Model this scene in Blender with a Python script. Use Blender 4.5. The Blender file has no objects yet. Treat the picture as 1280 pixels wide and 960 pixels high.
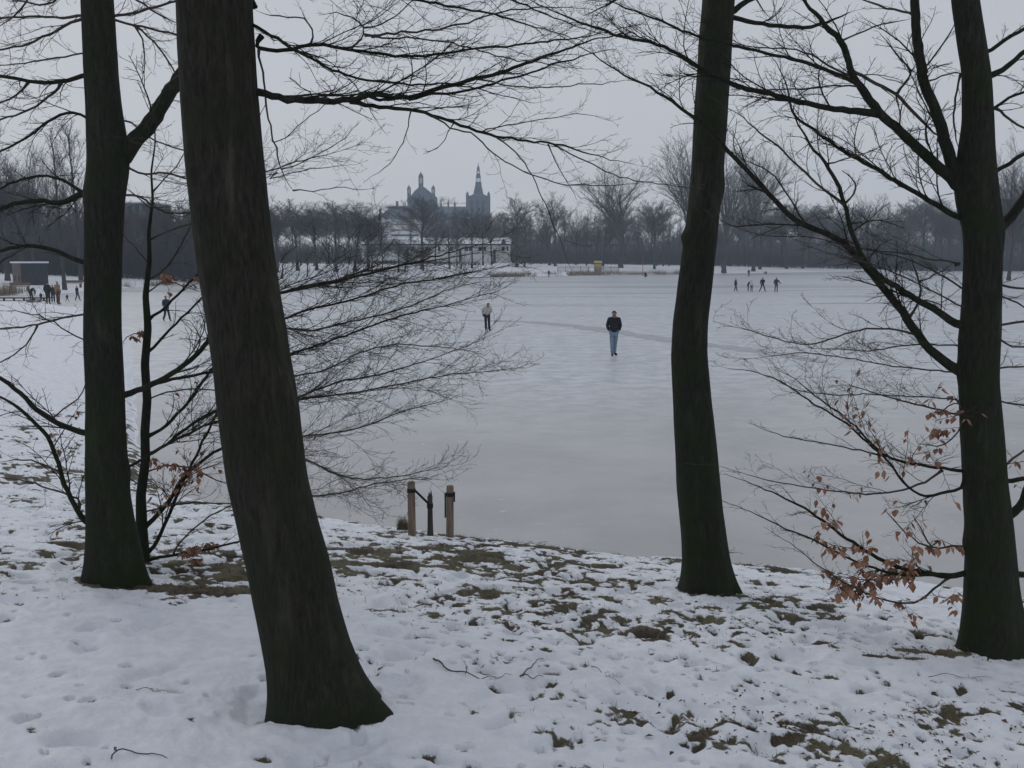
import bpy, math, random
import numpy as np
from mathutils import Vector

random.seed(7)
rng = np.random.default_rng(11)
S = bpy.context.scene
COL = S.collection
R = math.radians

# ------------------------------------------------------------------ camera, sky, sun, exposure
CAMZ = 4.0
F = 1150.0                                   # focal length in photo pixels (1280 wide)
PITCH = math.atan(157.0 / F)
cam = bpy.data.cameras.new("camera")
cam.sensor_width = 36.0
cam.lens = F / 1280.0 * 36.0
cam.clip_end = 6000
cam.clip_start = 0.05
camo = bpy.data.objects.new("camera", cam)
COL.objects.link(camo)
camo.location = (0, 0, CAMZ)
camo.rotation_euler = (math.pi / 2 - PITCH, 0, 0)
S.camera = camo

SUN_EL, SUN_AZ = 32.0, -35.0                 # sun behind the cloud layer, ahead and to the left
w = bpy.data.worlds.new("World")
S.world = w
w.use_nodes = True
nt = w.node_tree
nt.nodes.clear()
n_out = nt.nodes.new("ShaderNodeOutputWorld")
n_bg = nt.nodes.new("ShaderNodeBackground")
n_sky = nt.nodes.new("ShaderNodeTexSky")
n_sky.sky_type = 'NISHITA'
n_sky.sun_disc = False
n_sky.sun_elevation = R(SUN_EL)
n_sky.sun_rotation = R(SUN_AZ)
n_geo = nt.nodes.new("ShaderNodeTexCoord")
n_sep = nt.nodes.new("ShaderNodeSeparateXYZ")
n_ramp = nt.nodes.new("ShaderNodeValToRGB")
n_noise = nt.nodes.new("ShaderNodeTexNoise")
n_noise.inputs['Scale'].default_value = 1.6
n_noise.inputs['Detail'].default_value = 4
n_ramp.color_ramp.elements[0].position = 0.0
n_ramp.color_ramp.elements[0].color = (0.565, 0.562, 0.585, 1)
n_ramp.color_ramp.elements[1].position = 0.30
n_ramp.color_ramp.elements[1].color = (0.490, 0.508, 0.550, 1)
n_cl = nt.nodes.new("ShaderNodeMapRange")
n_cl.inputs['To Min'].default_value = 9.3
n_cl.inputs['To Max'].default_value = 10.7
n_mul = nt.nodes.new("ShaderNodeVectorMath"); n_mul.operation = 'SCALE'
n_mix = nt.nodes.new("ShaderNodeMix"); n_mix.data_type = 'RGBA'
n_mix.inputs[0].default_value = 0.94           # cloud layer over the clear sky
nt.links.new(n_geo.outputs['Generated'], n_sep.inputs[0])
nt.links.new(n_geo.outputs['Generated'], n_noise.inputs['Vector'])
nt.links.new(n_sep.outputs['Z'], n_ramp.inputs[0])
nt.links.new(n_noise.outputs[0], n_cl.inputs[0])
nt.links.new(n_ramp.outputs[0], n_mul.inputs[0])
nt.links.new(n_cl.outputs[0], n_mul.inputs['Scale'])
nt.links.new(n_sky.outputs[0], n_mix.inputs[6])
nt.links.new(n_mul.outputs[0], n_mix.inputs[7])
nt.links.new(n_mix.outputs[2], n_bg.inputs['Color'])
n_bg.inputs['Strength'].default_value = 0.1
nt.links.new(n_bg.outputs[0], n_out.inputs[0])

sl = bpy.data.lights.new("sun", 'SUN')
sl.energy = 0.5
sl.angle = R(25)
sl.color = (1.0, 0.95, 0.9)
so = bpy.data.objects.new("sun", sl)
COL.objects.link(so)
_d = Vector((math.sin(R(SUN_AZ)) * math.cos(R(SUN_EL)), math.cos(R(SUN_AZ)) * math.cos(R(SUN_EL)), math.sin(R(SUN_EL))))
so.rotation_euler = _d.to_track_quat('Z', 'Y').to_euler()
so.location = _d * 100

vs = S.view_settings
vs.view_transform = 'Standard'
vs.look = 'None'
vs.gamma = 1.0
vs.use_curve_mapping = False
vs.exposure = 0.06
S.cycles.use_denoising = True
S.cycles.volume_bounces = 1
S.cycles.max_bounces = 6
S.cycles.diffuse_bounces = 3
S.cycles.glossy_bounces = 2
S.cycles.transparent_max_bounces = 8

# ------------------------------------------------------------------ helpers: pixels of the photo -> points at a real distance
CP, SP = math.cos(PITCH), math.sin(PITCH)
def ray(px, py):
    a = (px - 640.0) / F
    b = (py - 480.0) / F
    return np.array([a, CP - b * SP, -SP - b * CP])
def at(px, py, Y):
    d = ray(px, py)
    return np.array([0, 0, CAMZ]) + d * (Y / d[1])
def on_z(px, py, z=0.0):
    d = ray(px, py)
    return np.array([0, 0, CAMZ]) + d * ((z - CAMZ) / d[2])

# ------------------------------------------------------------------ helpers: objects
def mesh_np(name, verts, faces, mat=None, smooth=True):
    """verts (N,3); faces (M,4) or (M,3) or a list of such arrays"""
    me = bpy.data.meshes.new(name)
    if not isinstance(faces, list):
        faces = [faces]
    faces = [np.asarray(f, dtype=np.int32) for f in faces if len(f)]
    verts = np.asarray(verts, dtype=np.float32)
    nl = sum(f.size for f in faces)
    npoly = sum(len(f) for f in faces)
    me.vertices.add(len(verts))
    me.vertices.foreach_set("co", verts.ravel())
    me.loops.add(nl)
    me.loops.foreach_set("vertex_index", np.concatenate([f.ravel() for f in faces]))
    me.polygons.add(npoly)
    sizes = np.concatenate([np.full(len(f), f.shape[1], dtype=np.int32) for f in faces])
    starts = np.concatenate([[0], np.cumsum(sizes)[:-1]]).astype(np.int32)
    me.polygons.foreach_set("loop_start", starts)
    me.polygons.foreach_set("loop_total", sizes)
    me.polygons.foreach_set("use_smooth", np.full(npoly, smooth, dtype=bool))
    me.update(calc_edges=True)
    me.validate()
    if mat: me.materials.append(mat)
    return me

def link(name, me, parent=None, loc=(0, 0, 0), rotz=0.0):
    o = bpy.data.objects.new(name, me)
    COL.objects.link(o)
    o.location = loc
    o.rotation_euler = (0, 0, rotz)
    if parent: o.parent = parent
    return o

def tag(o, label=None, cat=None, group=None, kind=None):
    if label: o['label'] = label
    if cat: o['category'] = cat
    if group: o['group'] = group
    if kind: o['kind'] = kind
    return o

def empty(name, loc=(0, 0, 0), label=None, cat=None, group=None, rotz=0.0, scale=1.0):
    o = bpy.data.objects.new(name, None)
    COL.objects.link(o)
    o.location = loc
    o.rotation_euler = (0, 0, rotz)
    o.scale = (scale,) * 3
    o.empty_display_size = 0.3
    return tag(o, label, cat, group)

class MB:
    """collects boxes, prisms and cones, becomes ONE mesh object"""
    def __init__(s): s.v = []; s.q = []; s.t = []
    def add(s, v, q=(), t=()):
        b = len(s.v)
        s.v += [tuple(p) for p in v]
        s.q += [tuple(i + b for i in f) for f in q]
        s.t += [tuple(i + b for i in f) for f in t]
        return s
    def box(s, x0, x1, y0, y1, z0, z1):
        v = [(x, y, z) for z in (z0, z1) for y in (y0, y1) for x in (x0, x1)]
        return s.add(v, [(0, 2, 3, 1), (4, 5, 7, 6), (0, 1, 5, 4), (2, 6, 7, 3), (0, 4, 6, 2), (1, 3, 7, 5)])
    def gable(s, x0, x1, y0, y1, z0, z1, axis='x'):
        """pitched roof block, ridge along axis"""
        if axis == 'x':
            ym = (y0 + y1) / 2
            v = [(x0, y0, z0), (x1, y0, z0), (x1, y1, z0), (x0, y1, z0), (x0, ym, z1), (x1, ym, z1)]
            return s.add(v, [(0, 1, 5, 4), (2, 3, 4, 5), (0, 3, 2, 1)], [(0, 4, 3), (1, 2, 5)])
        xm = (x0 + x1) / 2
        v = [(x0, y0, z0), (x1, y0, z0), (x1, y1, z0), (x0, y1, z0), (xm, y0, z1), (xm, y1, z1)]
        return s.add(v, [(0, 4, 5, 3), (1, 2, 5, 4), (0, 3, 2, 1)], [(0, 1, 4), (2, 3, 5)])
    def hip(s, x0, x1, y0, y1, z0, z1, inset):
        ym = (y0 + y1) / 2
        v = [(x0, y0, z0), (x1, y0, z0), (x1, y1, z0), (x0, y1, z0), (x0 + inset, ym, z1), (x1 - inset, ym, z1)]
        return s.add(v, [(0, 1, 5, 4), (2, 3, 4, 5), (0, 3, 2, 1)], [(0, 4, 3), (1, 2, 5)])
    def lathe(s, cx, cy, prof, n=8, ph=0.0):
        """prof: [(z, r), ...] from bottom to top"""
        b = []
        for z, r in prof:
            b += [(cx + r * math.cos(ph + 2 * math.pi * k / n), cy + r * math.sin(ph + 2 * math.pi * k / n), z) for k in range(n)]
        q = [(i * n + k, i * n + (k + 1) % n, (i + 1) * n + (k + 1) % n, (i + 1) * n + k) for i in range(len(prof) - 1) for k in range(n)]
        m = len(b)
        b += [(cx, cy, prof[0][0]), (cx, cy, prof[-1][0])]
        l = (len(prof) - 1) * n
        t = [(m, (k + 1) % n, k) for k in range(n)] + [(m + 1, l + k, l + (k + 1) % n) for k in range(n)]
        return s.add(b, q, t)
    def build(s, name, mat, parent=None, smooth=False):
        f = []
        if s.q: f.append(np.array(s.q))
        if s.t: f.append(np.array(s.t))
        return link(name, mesh_np(name, np.array(s.v), f, mat, smooth), parent)

# ------------------------------------------------------------------ helpers: materials
def mat(name, c1, c2=None, scale=8.0, rough=0.85, bump=0.0, bscale=None, stretch=(1, 1, 1), detail=5, spec=0.3, coord='Object', metal=0.0, dist=0.02):
    m = bpy.data.materials.new(name)
    m.use_nodes = True
    t = m.node_tree
    p = t.nodes["Principled BSDF"]
    p.inputs['Roughness'].default_value = rough
    p.inputs['Specular IOR Level'].default_value = spec
    p.inputs['Metallic'].default_value = metal
    p.inputs['Base Color'].default_value = (*c1, 1)
    if c2 is not None or bump:
        tc = t.nodes.new("ShaderNodeTexCoord")
        mp = t.nodes.new("ShaderNodeMapping")
        mp.inputs['Scale'].default_value = stretch
        t.links.new(tc.outputs[coord], mp.inputs[0])
        nz = t.nodes.new("ShaderNodeTexNoise")
        nz.inputs['Scale'].default_value = scale
        nz.inputs['Detail'].default_value = detail
        t.links.new(mp.outputs[0], nz.inputs['Vector'])
        if c2 is not None:
            rp = t.nodes.new("ShaderNodeValToRGB")
            rp.color_ramp.elements[0].position = 0.36
            rp.color_ramp.elements[1].position = 0.66
            rp.color_ramp.elements[0].color = (*c1, 1)
            rp.color_ramp.elements[1].color = (*c2, 1)
            t.links.new(nz.outputs[0], rp.inputs[0])
            t.links.new(rp.outputs[0], p.inputs['Base Color'])
        if bump:
            nb = t.nodes.new("ShaderNodeTexNoise")
            nb.inputs['Scale'].default_value = bscale or scale * 2
            nb.inputs['Detail'].default_value = 6
            t.links.new(mp.outputs[0], nb.inputs['Vector'])
            bp = t.nodes.new("ShaderNodeBump")
            bp.inputs['Strength'].default_value = bump
            bp.inputs['Distance'].default_value = dist
            t.links.new(nb.outputs[0], bp.inputs['Height'])
            t.links.new(bp.outputs[0], p.inputs['Normal'])
    return m

def bark_material(name, base, streak, moss, moss_amt):
    m = bpy.data.materials.new(name); m.use_nodes = True
    t = m.node_tree; p = t.nodes["Principled BSDF"]; N = t.nodes.new; L = t.links.new
    p.inputs['Roughness'].default_value = 0.9
    p.inputs['Specular IOR Level'].default_value = 0.2
    tc = N("ShaderNodeTexCoord")
    mp = N("ShaderNodeMapping"); mp.inputs['Scale'].default_value = (30, 30, 5.5)
    L(tc.outputs['Object'], mp.inputs[0])
    n1 = N("ShaderNodeTexNoise"); n1.inputs['Scale'].default_value = 1.6; n1.inputs['Detail'].default_value = 9; n1.inputs['Roughness'].default_value = 0.75
    L(mp.outputs[0], n1.inputs['Vector'])
    n2 = N("ShaderNodeTexNoise"); n2.inputs['Scale'].default_value = 3.2; n2.inputs['Detail'].default_value = 5
    L(tc.outputs['Object'], n2.inputs['Vector'])
    n3 = N("ShaderNodeTexNoise"); n3.inputs['Scale'].default_value = 55; n3.inputs['Detail'].default_value = 4
    L(tc.outputs['Object'], n3.inputs['Vector'])
    r1 = N("ShaderNodeValToRGB")
    r1.color_ramp.elements[0].position = 0.40; r1.color_ramp.elements[0].color = (*base, 1)
    r1.color_ramp.elements[1].position = 0.72; r1.color_ramp.elements[1].color = (*streak, 1)
    L(n1.outputs[0], r1.inputs[0])
    r2 = N("ShaderNodeValToRGB")
    r2.color_ramp.elements[0].position = 0.42; r2.color_ramp.elements[0].color = (0, 0, 0, 1)
    r2.color_ramp.elements[1].position = 0.68; r2.color_ramp.elements[1].color = (moss_amt,) * 3 + (1,)
    L(n2.outputs[0], r2.inputs[0])
    mx = N("ShaderNodeMix"); mx.data_type = 'RGBA'
    sz = N("ShaderNodeSeparateXYZ"); L(tc.outputs['Object'], sz.inputs[0])
    mr = N("ShaderNodeMapRange"); mr.inputs['From Min'].default_value = 1.9; mr.inputs['From Max'].default_value = 0.1; mr.inputs['To Max'].default_value = 0.85
    L(sz.outputs['Z'], mr.inputs[0])
    mp4 = N("ShaderNodeMapping"); mp4.inputs['Scale'].default_value = (7, 7, 1.3); L(tc.outputs['Object'], mp4.inputs[0])
    n4 = N("ShaderNodeTexNoise"); n4.inputs['Scale'].default_value = 1.0; n4.inputs['Detail'].default_value = 6; n4.inputs['Roughness'].default_value = .7; L(mp4.outputs[0], n4.inputs['Vector'])
    r4 = N("ShaderNodeMapRange"); r4.inputs['From Min'].default_value = .54; r4.inputs['From Max'].default_value = .70; r4.inputs['To Max'].default_value = .55; L(n4.outputs[0], r4.inputs[0])
    x4 = N("ShaderNodeMix"); x4.data_type = 'RGBA'; L(r4.outputs[0], x4.inputs[0]); L(r1.outputs[0], x4.inputs[6]); x4.inputs[7].default_value = (streak[0] * 1.7, streak[1] * 1.75, streak[2] * 1.7, 1)
    mm = N("ShaderNodeMath"); mm.operation = 'MULTIPLY_ADD'; L(mr.outputs[0], mm.inputs[0]); L(n2.outputs[0], mm.inputs[1]); L(r2.outputs[0], mm.inputs[2]); mm.use_clamp = True
    L(mm.outputs[0], mx.inputs[0]); L(x4.outputs[2], mx.inputs[6]); mx.inputs[7].default_value = (*moss, 1)
    L(mx.outputs[2], p.inputs['Base Color'])
    ad = N("ShaderNodeMath"); ad.operation = 'MULTIPLY_ADD'; ad.inputs[1].default_value = 0.35
    L(n3.outputs[0], ad.inputs[0]); L(n1.outputs[0], ad.inputs[2])
    bp = N("ShaderNodeBump"); bp.inputs['Strength'].default_value = 0.9; bp.inputs['Distance'].default_value = 0.02
    L(ad.outputs[0], bp.inputs['Height']); L(bp.outputs[0], p.inputs['Normal'])
    return m

M_bark = bark_material("beech bark", (0.012, 0.012, 0.009), (0.042, 0.041, 0.031), (0.019, 0.030, 0.009), 0.7)
M_bark_brown = bark_material("brown bark", (0.012, 0.011, 0.009), (0.056, 0.050, 0.038), (0.017, 0.024, 0.009), 0.55)
M_twig = mat("twig bark", (0.038, 0.033, 0.028), (0.070, 0.058, 0.048), scale=6, rough=0.8)
M_leaf = mat("withered leaf", (0.24, 0.115, 0.070), (0.42, 0.235, 0.155), scale=9, rough=0.7)
M_far_trunk = mat("far tree bark", (0.045, 0.045, 0.045), (0.075, 0.070, 0.066), scale=0.6)
M_far_twig = mat("far tree twigs", (0.080, 0.072, 0.066), (0.115, 0.098, 0.088), scale=0.15)
M_snow = mat("snow on roofs", (0.80, 0.82, 0.86), (0.72, 0.74, 0.79), scale=0.3, rough=0.6, bump=0.3)

# ------------------------------------------------------------------ helpers: noise and lake shape
def _hash(i, j, k=0):
    n = (i.astype(np.int64) * 374761393 + j.astype(np.int64) * 668265263 + k * 974634777) & 0x7fffffff
    n = ((n ^ (n >> 13)) * 1274126177) & 0x7fffffff
    n = (n ^ (n >> 16)) & 0xffffff
    return n / float(0xffffff)
def vnoise(x, y, k=0):
    xi, yi = np.floor(x), np.floor(y)
    fx, fy = x - xi, y - yi
    fx = fx * fx * (3 - 2 * fx); fy = fy * fy * (3 - 2 * fy)
    a = _hash(xi, yi, k); b = _hash(xi + 1, yi, k); c = _hash(xi, yi + 1, k); d = _hash(xi + 1, yi + 1, k)
    return (a * (1 - fx) + b * fx) * (1 - fy) + (c * (1 - fx) + d * fx) * fy
def fbm(x, y, o=4, k=0):
    s = 0; a = 0.5; t = 0
    for i in range(o):
        s = s + a * vnoise(x * 2 ** i + 17.3 * i, y * 2 ** i - 9.1 * i, k + i); t += a; a *= 0.5
    return s / t
def spots(x, y, cell, k, rmin, rmax, dens, elong=1.0):
    """soft round dimples, one at most per cell; returns 0..1 (1 in the middle) ; dens may be an array"""
    best = np.zeros_like(x)
    ci, cj = np.floor(x / cell), np.floor(y / cell)
    for di in (-1, 0, 1):
        for dj in (-1, 0, 1):
            i, j = ci + di, cj + dj
            px = (i + _hash(i, j, k)) * cell; py = (j + _hash(i, j, k + 1)) * cell
            r = rmin + (rmax - rmin) * _hash(i, j, k + 2) ** 2
            on = _hash(i, j, k + 3) < dens
            an = _hash(i, j, k + 4) * 3.14
            dx, dy = x - px, y - py
            u = dx * np.cos(an) + dy * np.sin(an); v = -dx * np.sin(an) + dy * np.cos(an)
            d = np.sqrt((u / elong) ** 2 + v ** 2) / r
            best = np.maximum(best, np.where(on, np.clip(1.25 - d, 0, 1), 0))
    return best
def sstep(a, b, x):
    t = np.clip((x - a) / (b - a), 0, 1)
    return t * t * (3 - 2 * t)

_near = [(1480, 800), (1340, 766), (1200, 745), (1105, 732), (1010, 722), (900, 711), (800, 703), (740, 697), (640, 684), (520, 671), (455, 662), (400, 652), (330, 644), (270, 636), (200, 618), (176, 585),
         (168, 540), (165, 490), (162, 450), (155, 420), (140, 400), (100, 386), (50, 380), (0, 378)]
_far = [(-260, 371), (-120, 370), (0, 369.5), (60, 368), (120, 363), (180, 358), (250, 354), (330, 351.5), (480, 348.5), (640, 345.5), (760, 343.5), (860, 342.5), (1000, 340.5), (1150, 338.6), (1280, 337.4)]
LAKE = [tuple(on_z(*p)[:2]) for p in _near] + [(-90, 86), (-130, 88)] + [tuple(on_z(*p)[:2]) for p in _far] \
     + [(230, 318), (215, 200), (120, 70), (40, 18), (16, 9.6)]
LAKE = np.array(LAKE)
def lake_sd(x, y):
    """signed distance to the shore: positive on land"""
    x = np.asarray(x, float); y = np.asarray(y, float)
    d2 = np.full(x.shape, 1e18); inside = np.zeros(x.shape, bool)
    n = len(LAKE)
    for i in range(n):
        ax, ay = LAKE[i]; bx, by = LAKE[(i + 1) % n]
        ex, ey = bx - ax, by - ay
        t = np.clip(((x - ax) * ex + (y - ay) * ey) / (ex * ex + ey * ey), 0, 1)
        d2 = np.minimum(d2, (x - ax - t * ex) ** 2 + (y - ay - t * ey) ** 2)
        c = ((ay > y) != (by > y)) & (x < (bx - ax) * (y - ay) / (by - ay + 1e-12) + ax)
        inside ^= c
    d = np.sqrt(d2)
    return np.where(inside, -d, d)
def ground_base(x, y, s=None):
    x = np.asarray(x, float); y = np.asarray(y, float)
    if s is None: s = lake_sd(x, y)
    r = np.hypot(x, y)
    s = s + 0.22 * (fbm(x * 0.9, y * 0.9, 3, 50) - 0.5) * np.clip(r / 20, 0.6, 6)
    slope = 0.055 + (0.185 - 0.055) * (1 - sstep(12, 24, r))
    cap = 0.7 + (2.6 - 0.7) * (1 - sstep(9, 26, r)) + 2.3 * sstep(88, 150, y)
    h = slope * np.maximum(s, 0)
    h = cap * (1 - np.exp(-h / cap * 1.12)) + 0.10 * sstep(-0.05, 0.18, s)
    h = np.where(s < -0.05, -0.25 * sstep(0, 1.5, -s), h)
    h = h + 0.10 * (fbm(x * 0.35, y * 0.35, 3, 5) - 0.5) * sstep(0.4, 3, s)
    return h
def ground_z(x, y):
    return float(ground_base(np.array([x]), np.array([y]))[0])
def on_ground(px, py):
    d = ray(px, py); o = np.array([0, 0, CAMZ])
    ts = np.concatenate([np.arange(1, 40, 0.02), np.geomspace(40, 900, 3000)])
    P = o[None] + d[None] * ts[:, None]
    g = np.maximum(ground_base(P[:, 0], P[:, 1]), 0.0)
    k = np.argmax(P[:, 2] < g)
    return np.array([P[k, 0], P[k, 1], g[k]])

# ------------------------------------------------------------------ ground: one sheet, fine near the viewer, to the horizon
def bare_and_lift(x, y, s):
    """0..1 where grass or litter shows through the snow, and the snow's own relief"""
    blobs = [  # (px, py, radius m, amount): how worn the snow is, as seen around that spot
        (700, 725, 1.6, .15), (850, 740, 1.3, .10), (560, 700, 1.5, .13), (470, 700, 1.3, .05), (600, 690, 1.0, .06), (760, 790, 0.9, .12), (900, 790, 0.8, .08),
        (1000, 880, 0.75, .08), (1180, 900, 0.8, .08), (900, 930, 0.6, .06), (1050, 945, 0.5, .09), (760, 880, 0.5, .06), (650, 840, 0.5, .03),
        (60, 620, 2.5, .14), (30, 700, 1.8, .04), (40, 560, 3.5, .07), (20, 500, 4, .02), (260, 700, 1.5, .16), (240, 738, 0.8, .25), (1120, 770, 1.2, .04), (1010, 770, 1.0, .05), (960, 745, 1.0, .03),
        (150, 800, 1.6, -.22), (60, 860, 1.0, -.10), (260, 860, 0.9, -.12), (560, 900, 0.6, -.12), (500, 790, 0.8, -.03), (950, 820, 0.7, -.10), (1150, 840, 0.6, -.10), (330, 930, 0.5, -.12)]
    bias = np.zeros_like(x)
    for px, py, rad, am in blobs:
        c = on_ground(px, py)
        bias += am * np.exp(-(((x - c[0]) ** 2 + (y - c[1]) ** 2) / rad ** 2))
    edge = np.exp(-((s - 0.35) / 0.45) ** 2)
    big = fbm(x * 1.1, y * 1.5, 3, 1)
    mid = fbm(x * 4.3, y * 5.2, 4, 2)
    fine = fbm(x * 15, y * 17, 3, 3)
    v = 0.22 * big + 0.42 * mid + 0.36 * fine + bias * 0.62 + 0.09 * edge
    v = v - 0.030 * (1 - sstep(6.2, 7.6, y))
    m = sstep(0.545, 0.68, v)
    big_ = fbm(x * .9, y * 1.3, 2, 19)
    dens = np.clip(0.24 + 2.4 * bias, 0.09, 0.75)
    dens = np.where((x > -1.2) & (y < 7.8), np.clip(dens + .22 + .25 * (big_ - .5), 0, .8), dens + .12 * (y < 6.5))
    dm = np.maximum(spots(x, y, 0.24, 31, 0.018, 0.070, dens, 1.6), spots(x, y, 0.17, 131, 0.018, 0.046, dens * .75, 1.7) * (y < 9))
    foot = spots(x, y, 0.42, 61, 0.07, 0.16, np.clip(0.55 + bias, 0, 0.8), 1.9)
    m2 = sstep(0.38, 0.66, dm + 0.30 * (fine - 0.5) - .12 * (y > 9))
    far = sstep(25, 60, np.hypot(x, y))
    m = np.maximum(m, m2 * 0.95) * (1 - sstep(22, 34, np.hypot(x, y)))
    m = np.maximum(m, 0.33 * sstep(85, 100, y) * sstep(0.56, 0.72, fbm(x * 0.12, y * 0.12, 4, 9)))
    lift = (0.032 * (1 - m) + 0.060 * (mid - 0.5) + 0.030 * (fine - 0.5) - 0.060 * sstep(0.1, 0.9, foot) - 0.026 * sstep(0.1, .9, dm)) * (1 - far)
    return m, lift
th_f = np.linspace(-40, 40, 620)
th_l = np.linspace(-180, -40, 60, endpoint=False)
th_r = np.linspace(40, 180, 61)[1:]
TH = np.radians(np.concatenate([th_l, th_f, th_r[:-1]]))
RR = np.concatenate([np.linspace(0.3, 3.2, 30, endpoint=False), np.arange(3.2, 15, 0.026), np.geomspace(15.1, 38, 130), np.geomspace(38.5, 930, 170)])
tg, rg = np.meshgrid(TH, RR)
gx, gy = rg * np.sin(tg), rg * np.cos(tg)
gs = lake_sd(gx, gy)
gz = ground_base(gx, gy, gs)
gm, gl = bare_and_lift(gx, gy, gs)
landw = sstep(-0.02, 0.15, gs)
TREE_RINGS = [(145, 730, .34), (415, 893, .35), (886, 741, .33), (1240, 817, .29)]
ring_d = np.full(gx.shape, 9.0)
for px, py, rad in TREE_RINGS:
    c = on_ground(px, py)
    dd = np.hypot((gx - c[0]) / 1.15, gy - c[1]) + 0.16 * (fbm(gx * 5, gy * 5, 3, 77) - 0.5)
    ring_d = np.minimum(ring_d, dd / rad)
gm = np.maximum(gm * sstep(0.9, 1.9, ring_d), 1 - sstep(0.72, 0.95, ring_d))
for px, py, rx, ry in [(245, 740, .75, .22), (935, 748, .28, .12), (1165, 819, .40, .10), (1120, 826, .30, .05)]:     # thawed litter beside the trunks
    c = on_ground(px, py)
    e = np.sqrt(((gx - c[0]) / rx) ** 2 + ((gy - c[1]) / ry) ** 2) + 0.5 * (fbm(gx * 9, gy * 9, 3, 71) - 0.5)
    gm = np.maximum(gm, 1 - sstep(0.75, 1.05, e))
gz = gz + gl * landw
nr, ntc = gx.shape
V = np.stack([gx.ravel(), gy.ravel(), gz.ravel()], 1)
V = np.concatenate([V, [[0, 0, float(ground_z(0.01, 0.01))]]])
ii, jj = np.meshgrid(np.arange(nr - 1), np.arange(ntc), indexing='ij')
j2 = (jj + 1) % ntc
Q = np.stack([ii * ntc + jj, ii * ntc + j2, (ii + 1) * ntc + j2, (ii + 1) * ntc + jj], -1).reshape(-1, 4)[:, ::-1]
T0 = np.stack([np.full(ntc, len(V) - 1), (np.arange(ntc) + 1) % ntc, np.arange(ntc)], 1)[:, ::-1]
me = mesh_np("ground", V, [Q, T0])
att = me.attributes.new("bare", 'FLOAT', 'POINT')
att.data.foreach_set("value", np.concatenate([gm.ravel(), [0]]).astype(np.float32))

def ground_material():
    m = bpy.data.materials.new("snowy ground"); m.use_nodes = True
    t = m.node_tree; p = t.nodes["Principled BSDF"]; N = t.nodes.new; L = t.links.new
    p.inputs['Roughness'].default_value = 0.75
    p.inputs['Specular IOR Level'].default_value = 0.2
    g = N("ShaderNodeNewGeometry"); at_ = N("ShaderNodeAttribute"); at_.attribute_name = "bare"
    nf = N("ShaderNodeTexNoise"); nf.inputs['Scale'].default_value = 30; nf.inputs['Detail'].default_value = 8; nf.inputs['Roughness'].default_value = .7
    nm = N("ShaderNodeTexNoise"); nm.inputs['Scale'].default_value = 2.2; nm.inputs['Detail'].default_value = 4
    ns = N("ShaderNodeTexNoise"); ns.inputs['Scale'].default_value = 5; ns.inputs['Detail'].default_value = 8; ns.inputs['Roughness'].default_value = .65
    nl = N("ShaderNodeTexNoise"); nl.inputs['Scale'].default_value = 150; nl.inputs['Detail'].default_value = 3
    for q in (nf, nm, ns, nl): L(g.outputs['Position'], q.inputs['Vector'])
    a = N("ShaderNodeMath"); a.operation = 'MULTIPLY_ADD'; a.inputs[1].default_value = 1.5
    b = N("ShaderNodeMath"); b.operation = 'SUBTRACT'; b.inputs[1].default_value = 0.78
    L(nf.outputs[0], a.inputs[0]); L(at_.outputs['Fac'], b.inputs[0]); L(b.outputs[0], a.inputs[2])
    r = N("ShaderNodeMapRange"); r.interpolation_type = 'SMOOTHSTEP'
    r.inputs['From Min'].default_value = 0.34; r.inputs['From Max'].default_value = 0.76
    L(a.outputs[0], r.inputs[0])
    soil = N("ShaderNodeValToRGB")
    e = soil.color_ramp.elements
    e[0].position = 0.38; e[0].color = (0.066, 0.053, 0.043, 1)
    e[1].position = 0.60; e[1].color = (0.125, 0.122, 0.080, 1)
    L(nm.outputs[0], soil.inputs[0])
    lit = N("ShaderNodeMix"); lit.data_type = 'RGBA'; lit.blend_type = 'MULTIPLY'; lit.inputs[0].default_value = 0.8
    lr = N("ShaderNodeValToRGB"); lr.color_ramp.elements[0].position = .35; lr.color_ramp.elements[0].color = (.35, .35, .35, 1); lr.color_ramp.elements[1].position = .7; lr.color_ramp.elements[1].color = (1.6, 1.45, 1.3, 1)
    L(nl.outputs[0], lr.inputs[0]); L(soil.outputs[0], lit.inputs[6]); L(lr.outputs[0], lit.inputs[7])
    sn = N("ShaderNodeValToRGB")
    sn.color_ramp.elements[0].position = 0.30; sn.color_ramp.elements[0].color = (0.68, 0.71, 0.755, 1)
    sn.color_ramp.elements[1].position = 0.62; sn.color_ramp.elements[1].color = (0.82, 0.85, 0.905, 1)
    L(ns.outputs[0], sn.inputs[0])
    mx = N("ShaderNodeMix"); mx.data_type = 'RGBA'
    L(r.outputs[0], mx.inputs[0]); L(sn.outputs[0], mx.inputs[6]); L(lit.outputs[2], mx.inputs[7])
    L(mx.outputs[2], p.inputs['Base Color'])
    bp = N("ShaderNodeBump"); bp.inputs['Strength'].default_value = 0.7; bp.inputs['Distance'].default_value = 0.02
    sm = N("ShaderNodeMath"); sm.operation = 'ADD'
    L(nf.outputs[0], sm.inputs[0]); L(ns.outputs[0], sm.inputs[1])
    L(sm.outputs[0], bp.inputs['Height']); L(bp.outputs[0], p.inputs['Normal'])
    return m
me.materials.append(ground_material())
ground = tag(link("ground", me), kind='structure', label="snow covered park bank with grass and litter showing through")

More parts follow.
